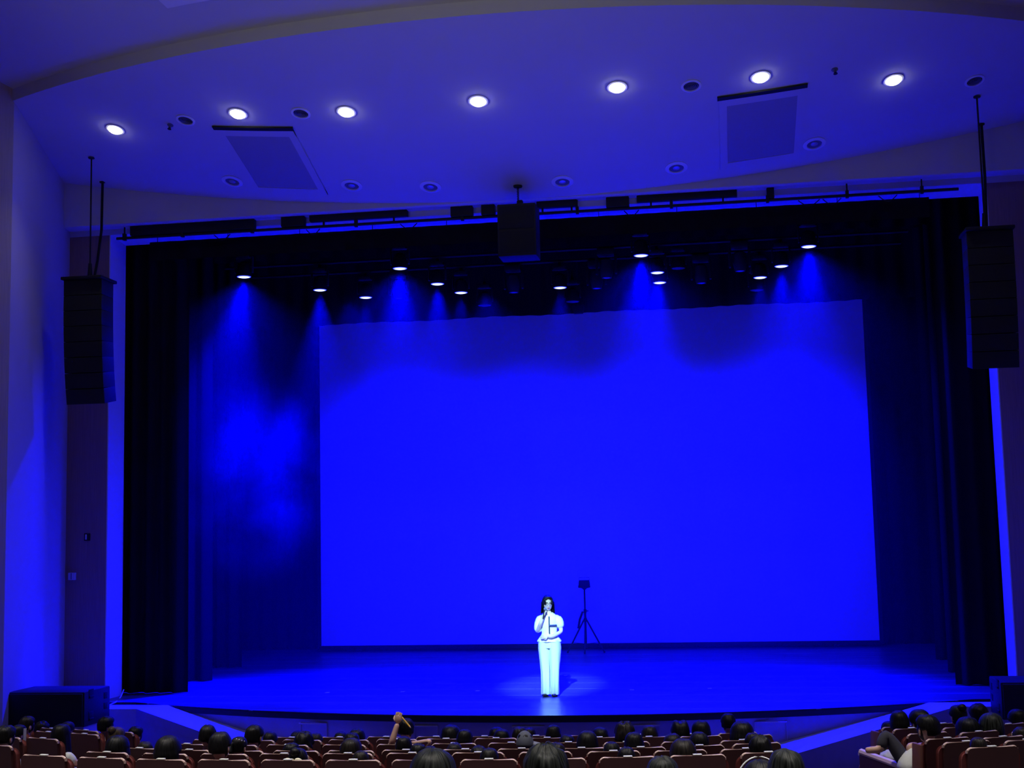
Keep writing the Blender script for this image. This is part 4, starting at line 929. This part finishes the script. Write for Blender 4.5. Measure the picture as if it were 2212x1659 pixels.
# cream bow, hair clips, headband, hair tie, ribbon
t, hz, s_, _, _ = find('cream bow')
hairo = [c for c in t.children if c.name.startswith('hair')][0]
mb = MB()
for sd in (-1, 1): mb.ball((sd*0.042, -0.125, 0.035), (0.04, 0.018, 0.03), 12, 8, Matrix.Rotation(sd*0.25, 4, 'Y'))
mb.ball((0, -0.13, 0.035), 0.014, 8, 6); mb.build('bow', M['cream'], hairo)
t, hz, s_, _, _ = find('shiny clips'); hairo = [c for c in t.children if c.name.startswith('hair')][0]
mb = MB()
for k in range(4): mb.ball((0.02+0.02*k, -0.085+0.012*k, 0.09-0.008*k), 0.008, 8, 6)
mb.build('hair_clip', M['chrome'], hairo)
t, hz, s_, _, _ = find('white headband'); hairo = [c for c in t.children if c.name.startswith('hair')][0]
MB().tube([(0.128*s_*math.sin(a), 0.03, 0.152*s_*math.cos(a)) for a in [-1.5+3.0*k/20 for k in range(21)]], 0.006, 6).build('headband', M['switch'], hairo, smooth=60)
t, hz, s_, _, _ = find('pale hair tie'); hairo = [c for c in t.children if c.name.startswith('hair')][0]
MB().ball((0.0, -0.10, -0.085), (0.05, 0.04, 0.035), 14, 10).build('scrunchie', M['skin'], hairo)
t, hz, s_, _, _ = find('hair ribbon'); hairo = [c for c in t.children if c.name.startswith('hair')][0]
MB().grid(lambda u, v: (0.105-0.01*v+0.012*u, -0.02+0.03*u, 0.08-0.26*v), 3, 8).build('ribbon', M['lavender'], hairo)
# raised arms of the person in the fourth row
t, hz, s_, _, rz = find('raised, holding'); root = t.location
Ri = Matrix.Rotation(-rz, 3, 'Z')
def loc_of(x, y, dY): return Ri @ (on_y(x, y, root.y+dY) - root)
el1 = loc_of(846, 1604, -0.16); wr1 = loc_of(859, 1562, -0.12); el2 = loc_of(930, 1600, -0.12); wr2 = loc_of(896, 1606, -0.06)
repose(t, PH[t.name], s_, {-1: [el1, wr1], 1: [loc_of(918, 1622, -0.06), el2, wr2, loc_of(889, 1604, 0.0)]}, [(wr1[:], (0.15, 0.0, 1), (0, -1, 0.1), 0.95, 1.9, 1)], None, {-1: 0.85, 1: 0.5}, 'tshirt_print')
a = on_y(868, 1549, root.y-0.15); b_ = on_y(888, 1573, root.y-0.19)
pen = thing('pencil', 'yellow pencil held in the raised fist of a person', 'pencil', a); dv = b_-a
mb = MB(); mb.tube([(0, 0, 0), dv*0.86], 0.008, 6); mb.build('shaft', M['yellow'], pen); MB().tube([dv*0.86, dv], [0.008, 0.001], 6).build('tip', M['rim'], pen)
# the boy leaning into the right aisle: lap cloth, bent arm
t, hz, s_, _, rz = find('leaning into'); root = t.location; Ri = Matrix.Rotation(-rz, 3, 'Z')
el = loc_of(1963, 1611, -0.03); wr = loc_of(1982, 1609, 0.06)
repose(t, PH[t.name], s_, {-1: [loc_of(1968, 1632, -0.02), el, wr]}, [(wr[:], (1, 0.1, 0.1), (0, 0, 1), 0.85, 1.2, 1)], {-1: [loc_of(1912, 1582, 0.05), loc_of(1902, 1619, 0.0), loc_of(1868, 1621, 0.0)]}, {-1: 0.9}, 'tshirt_white')
mb = MB(); v, f = skinned([loc_of(1984, 1617, -0.03)[:], loc_of(1974, 1632, -0.06)[:], loc_of(1964, 1650, -0.08)[:], loc_of(1957, 1676, -0.1)[:]], [(0, 1), (1, 2), (2, 3)], [(0.07, 0.07), (0.10, 0.08), (0.13, 0.10), (0.15, 0.11)]); mb.add(v, f)
mb.v = [tuple(Vector(q) + Vector((1, 1, 1))*0.012*noise.noise(Vector(q)*9)) for q in mb.v]; mb.build('loose_shirt', M['tshirt_white'], t, smooth=70, weld=False)
pc = on_y(1926, 1637, 14.25)
tag(MB().ball((pc.x, pc.y, pc.z), (0.11, 0.12, 0.075), 24, 16, None, lambda d: 1+0.22*noise.noise(d*2.6)+0.12*noise.noise(d*6)).build('cloth_bundle', M['lavender'], smooth=70), 'crumpled lavender cloth bundle on the lap of the leaning boy', 'cloth')
# aisle end partition
A = on_y(1856, 1627, 14.4); B = on_y(1945, 1660, 13.5)
ta = thing('aisle_partition', 'low dark partition at the aisle end of the right block', 'partition', (A.x, A.y, 0))
dx, dy = B.x-A.x, B.y-A.y
mb = MB(); mb.add([(0, 0, -0.75), (dx, dy, -0.75), (dx, dy, B.z), (0, 0, A.z), (0.05, 0.02, -0.75), (dx+0.05, dy+0.02, -0.75), (dx+0.05, dy+0.02, B.z), (0.05, 0.02, A.z)], [(0, 1, 2, 3), (7, 6, 5, 4), (0, 3, 7, 4), (1, 5, 6, 2), (3, 2, 6, 7), (0, 4, 5, 1)])
mb.build('panel', M['shell'], ta, smooth=0)
mb = MB(); mb.tube([(0.025, 0.01, A.z+0.01), (dx+0.025, dy+0.01, B.z+0.01)], 0.035, 8); mb.build('top_cap', M['rim'], ta)

# ------------------------------------------------------------------ the presenter
fp = on_z(1190, 1503.5, 0.0)
WX, WY = fp.x, fp.y
wm = thing('person', 'presenter in white blouse and wide white trousers speaking into a microphone on stage', 'person', (WX, WY, 0), PI)
wm.rotation_euler = (0, 0, PI-0.12)
# local frame faces +Y (towards the hall after the turn); +X is her right hand side mirrored: x<0 is her left
def body_woman():
    V = [(0, 0, 0.93), (0, 0.0, 1.05), (0, 0.0, 1.22), (0, -0.01, 1.36), (0, 0.0, 1.44),
         (0.155, -0.01, 1.325), (0.20, 0.04, 1.06), (0.10, 0.19, 1.22), (0.045, 0.185, 1.335),
         (-0.155, -0.01, 1.325), (-0.215, 0.01, 1.07), (-0.10, 0.17, 1.0), (-0.02, 0.19, 1.0),
         (0.085, 0, 0.88), (0.085, 0.02, 0.48), (0.085, 0.0, 0.09), (0.09, 0.12, 0.04),
         (-0.085, 0, 0.88), (-0.085, 0.02, 0.48), (-0.085, 0.0, 0.09), (-0.09, 0.12, 0.04)]
    E = [(0, 1), (1, 2), (2, 3), (3, 4), (2, 5), (5, 6), (6, 7), (7, 8), (2, 9), (9, 10), (10, 11), (11, 12), (0, 13), (13, 14), (14, 15), (15, 16), (0, 17), (17, 18), (18, 19), (19, 20)]
    R_ = [(0.13, 0.095), (0.10, 0.08), (0.12, 0.09), 0.045, 0.045, 0.048, 0.038, 0.032, 0.024, 0.048, 0.038, 0.032, 0.024, 0.075, 0.05, 0.035, 0.03, 0.075, 0.05, 0.035, 0.03]
    v, f = skinned(V, E, R_, 0, 2); b = MB(); b.add(v, f)
    Hd = Matrix.Rotation(0.42, 4, 'Z') @ Matrix.Rotation(-0.06, 4, 'X')
    head_geo(b, (0.01, 0.02, 1.535), 1.03, Hd)
    hand_geo(b, (0.045, 0.185, 1.335), (-0.25, -0.05, 0.9), (0.75, 0.5, 0), 0.9, 2.0, 1)
    hand_geo(b, (-0.02, 0.19, 1.0), (1, 0.1, -0.05), (0, 1, 0.2), 0.9, 0.5, 1)
    b.build('body', M['skin_woman'], wm, smooth=75, weld=False)
    T = Matrix.Translation((0.01, 0.02, 1.535)) @ Hd @ Matrix.Scale(1.03, 4)
    for sd in (-1, 1):
        MB().ball((sd*0.030, 0.084, 0.006), (0.012, 0.006, 0.006), 12, 8, T).build('eye', M['eye'], wm)
        MB().tube([(sd*0.014, 0.092, 0.026), (sd*0.030, 0.09, 0.031), (sd*0.046, 0.08, 0.025)], 0.0035, 6, T).build('eyebrow', M['hair'], wm)
    MB().ball((0, 0.087, -0.062), (0.022, 0.01, 0.007), 12, 8, T).build('mouth', M['lip'], wm)
    # glasses
    mb = MB()
    for sd in (-1, 1):
        mb.tube([(sd*0.033+0.026*math.cos(a), 0.100-0.15*abs(0.026*math.cos(a)+0.0), 0.004+0.021*math.sin(a)) for a in [2*PI*k/18 for k in range(19)]], 0.0022, 6, T)
        mb.tube([(sd*0.058, 0.096, 0.008), (sd*0.078, 0.03, 0.01), (sd*0.08, -0.01, 0.004)], 0.002, 6, T)
    mb.tube([(-0.008, 0.102, 0.008), (0.008, 0.102, 0.008)], 0.002, 6, T); mb.build('glasses', M['eye'], wm)
    # hair: side-parted bob down to the neck
    mb = MB()
    def hf(d):
        hl = -0.62 if d.y < 0.1 else -0.62 + 1.28*min(1, (d.y-0.1)*1.6)
        if abs(d.x) > 0.6 and d.y > 0.1: hl = min(hl, -0.1)
        w = max(0, min(1, (d.z-hl)/0.15)); return 1 + 0.27*w - 0.1*(1-w) + 0.03*w*noise.noise(d*4)
    mb.ball((0, 0, 0), (0.078, 0.098, 0.120), 36, 26, T, hf)
    def curtain(u, v):
        a = -PI*0.60 + 1.2*PI*u + PI*1.5; fo = 0.004*math.sin(u*40)
        return ((0.104+0.012*v+fo)*math.cos(a), (0.112+fo)*math.sin(a), 0.03-0.19*v)
    mb.grid(curtain, 36, 8, T); mb.grid(lambda u, v: tuple(Vector(curtain(u, v))*0.9), 36, 8, T)
    mb.build('hair', M['hair'], wm, smooth=70, weld=False)
body_woman()
def ring_loft(rows, n=36):   # rows: (cx, cy, z, rx, ry, ripple, k)
    vs = []; fs = []
    for (cx, cy, z, rx, ry, rip, kk) in rows:
        for i in range(n):
            a = 2*PI*i/n; r = 1+rip*math.sin(kk*a+0.6); vs.append((cx+rx*r*math.cos(a), cy+ry*r*math.sin(a), z))
    m_ = len(rows)
    for j in range(m_-1):
        for i in range(n): fs.append((j*n+i, j*n+(i+1) % n, (j+1)*n+(i+1) % n, (j+1)*n+i))
    fs += [tuple(range(n))[::-1], tuple((m_-1)*n+i for i in range(n))]
    return MB().add(vs, fs)
# blouse: fitted waist with a flared peplum, puffed sleeves
bl = ring_loft([(0, 0, 0.905, 0.205, 0.15, 0.05, 9), (0, 0, 0.925, 0.20, 0.145, 0.045, 9), (0, 0, 0.97, 0.17, 0.125, 0.025, 9), (0, 0, 1.02, 0.135, 0.105, 0.01, 9), (0, 0, 1.05, 0.128, 0.10, 0, 9), (0, 0.0, 1.14, 0.142, 0.112, 0, 9), (0, 0.005, 1.24, 0.155, 0.122, 0, 9), (0, 0, 1.32, 0.15, 0.10, 0, 9), (0, -0.005, 1.365, 0.10, 0.075, 0, 9), (0, 0, 1.39, 0.06, 0.055, 0, 9)])
bl = bl.build('blouse', M['white_cloth'], wm, smooth=70)
for sd, pts, rad in ((1, [(0.12, -0.01, 1.325), (0.165, 0.0, 1.26), (0.185, 0.02, 1.14), (0.185, 0.05, 1.05)], [0.07, 0.085, 0.088, 0.065]),
                     (-1, [(-0.13, -0.01, 1.32), (-0.175, -0.01, 1.26), (-0.195, 0.0, 1.17), (-0.20, 0.01, 1.12)], [0.065, 0.08, 0.08, 0.055])):
    limb(pts, rad, 'sleeve', M['white_cloth'], bl)
# dark front line, and sleeve shade painted as a strip on her left
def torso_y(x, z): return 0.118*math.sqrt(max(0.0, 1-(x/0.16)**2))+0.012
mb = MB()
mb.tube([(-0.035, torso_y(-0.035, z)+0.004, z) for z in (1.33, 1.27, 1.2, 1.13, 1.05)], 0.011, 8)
mb.build('front_dark_line', M['dark_strip'], bl, smooth=60)
mb = MB(); mb.tube([(x, torso_y(x, 1.17)+0.006, 1.175+0.02*(-x)) for x in (-0.03, -0.06, -0.09, -0.12, -0.145)], 0.016, 8); mb.build('sleeve_shade_strip', M['dark_strip'], bl, smooth=60)
# wide trousers, one mesh
def leg_rows(sd):
    return [(sd*0.085, 0, 0.93, 0.105, 0.125, 0.0, 6), (sd*0.09, 0, 0.80, 0.106, 0.12, 0.02, 6), (sd*0.088, 0, 0.6, 0.088, 0.105, 0.04, 6), (sd*0.082, 0, 0.4, 0.076, 0.10, 0.09, 5), (sd*0.079, 0.01, 0.2, 0.072, 0.105, 0.11, 5), (sd*0.078, 0.02, 0.06, 0.074, 0.118, 0.12, 5), (sd*0.078, 0.02, 0.035, 0.072, 0.115, 0.12, 5)]
tr = MB()
for sd in (-1, 1):
    r_ = ring_loft(leg_rows(sd)); tr.add(r_.v, r_.f)
r_ = ring_loft([(0, 0, 0.80, 0.17, 0.118, 0, 6), (0, 0, 0.90, 0.18, 0.125, 0, 6), (0, 0, 0.98, 0.145, 0.108, 0, 6)]); tr.add(r_.v, r_.f)
tr.build('trousers', M['white_trousers'], wm, smooth=70, weld=False)
for sd in (-1, 1):
    mb = MB(); mb.ball((sd*0.08, 0.105, 0.03), (0.042, 0.075, 0.028), 16, 10); mb.box((sd*0.08, -0.03, 0.03), (0.05, 0.06, 0.06)); mb.build('shoe', M['eye'], wm, bevel=0)
# microphone in her right hand
Rw = Matrix.Rotation(wm.rotation_euler.z, 3, 'Z')
m0 = Rw @ Vector((0.045, 0.225, 1.30)) + Vector((WX, WY, 0)); m1 = Rw @ Vector((0.015, 0.165, 1.475)) + Vector((WX, WY, 0))
mic = thing('microphone', 'black handheld microphone held to the mouth of the presenter', 'microphone', m0); dv = m1-m0
MB().tube([(0, 0, 0), dv*0.75], [0.012, 0.016], 12).build('handle', M['black_plastic'], mic)
MB().ball((dv*0.88)[:], 0.026, 16, 12).build('grille_ball', M['dark_grille'], mic)

# ------------------------------------------------------------------ haze over the stage
def haze(name, label, x0, x1, y0, y1, z0, z1, dens, cloud=False):
    mb = MB(); mb.box(((x0+x1)/2, (y0+y1)/2, (z0+z1)/2), (x1-x0, y1-y0, z1-z0))
    m = bpy.data.materials.new(name); m.use_nodes = True; nt = m.node_tree; nt.nodes.clear()
    out = nt.nodes.new('ShaderNodeOutputMaterial'); vsn = nt.nodes.new('ShaderNodeVolumeScatter'); vsn.inputs['Color'].default_value = (0.95, 0.95, 1, 1)
    vsn.inputs['Density'].default_value = dens; nt.links.new(vsn.outputs[0], out.inputs['Volume'])
    if cloud:
        N = nt.nodes; L = nt.links; tc = N.new('ShaderNodeTexCoord'); mp = N.new('ShaderNodeMapping'); L.new(tc.outputs['Generated'], mp.inputs[0])
        mp.inputs['Location'].default_value = (-1, -1, -1); mp.inputs['Scale'].default_value = (2, 2, 2)
        ln = N.new('ShaderNodeVectorMath'); ln.operation = 'LENGTH'; L.new(mp.outputs[0], ln.inputs[0])
        mr_ = N.new('ShaderNodeMapRange'); mr_.inputs[1].default_value = 1.0; mr_.inputs[2].default_value = 0.15; mr_.inputs[3].default_value = 0.0; mr_.inputs[4].default_value = 1.0; mr_.interpolation_type = 'SMOOTHSTEP'
        L.new(ln.outputs['Value'], mr_.inputs[0])
        nz = N.new('ShaderNodeTexNoise'); nz.inputs['Scale'].default_value = 0.7; nz.inputs['Detail'].default_value = 3; L.new(tc.outputs['Object'], nz.inputs['Vector'])
        m2_ = N.new('ShaderNodeMapRange'); m2_.inputs[1].default_value = 0.38; m2_.inputs[2].default_value = 0.7; L.new(nz.outputs['Fac'], m2_.inputs[0])
        ml = N.new('ShaderNodeMath'); ml.operation = 'MULTIPLY'; L.new(mr_.outputs[0], ml.inputs[0]); L.new(m2_.outputs[0], ml.inputs[1])
        m3 = N.new('ShaderNodeMath'); m3.operation = 'MULTIPLY'; L.new(ml.outputs[0], m3.inputs[0]); m3.inputs[1].default_value = dens; L.new(m3.outputs[0], vsn.inputs['Density'])
    o = mb.build(name, m, smooth=0); o['kind'] = 'stuff'; tag(o, label, 'haze')
    return o
haze('stage_haze', 'thin haze filling the stage around the lamp beams', -7.5, 7.5, 23.3, 31.0, 0.02, 8.2, 0.0035)
haze('smoke_cloud', 'drifting smoke cloud lit blue on the left of the screen', -7.9, -4.2, 24.5, 27.2, 1.6, 6.6, 0.15, True)
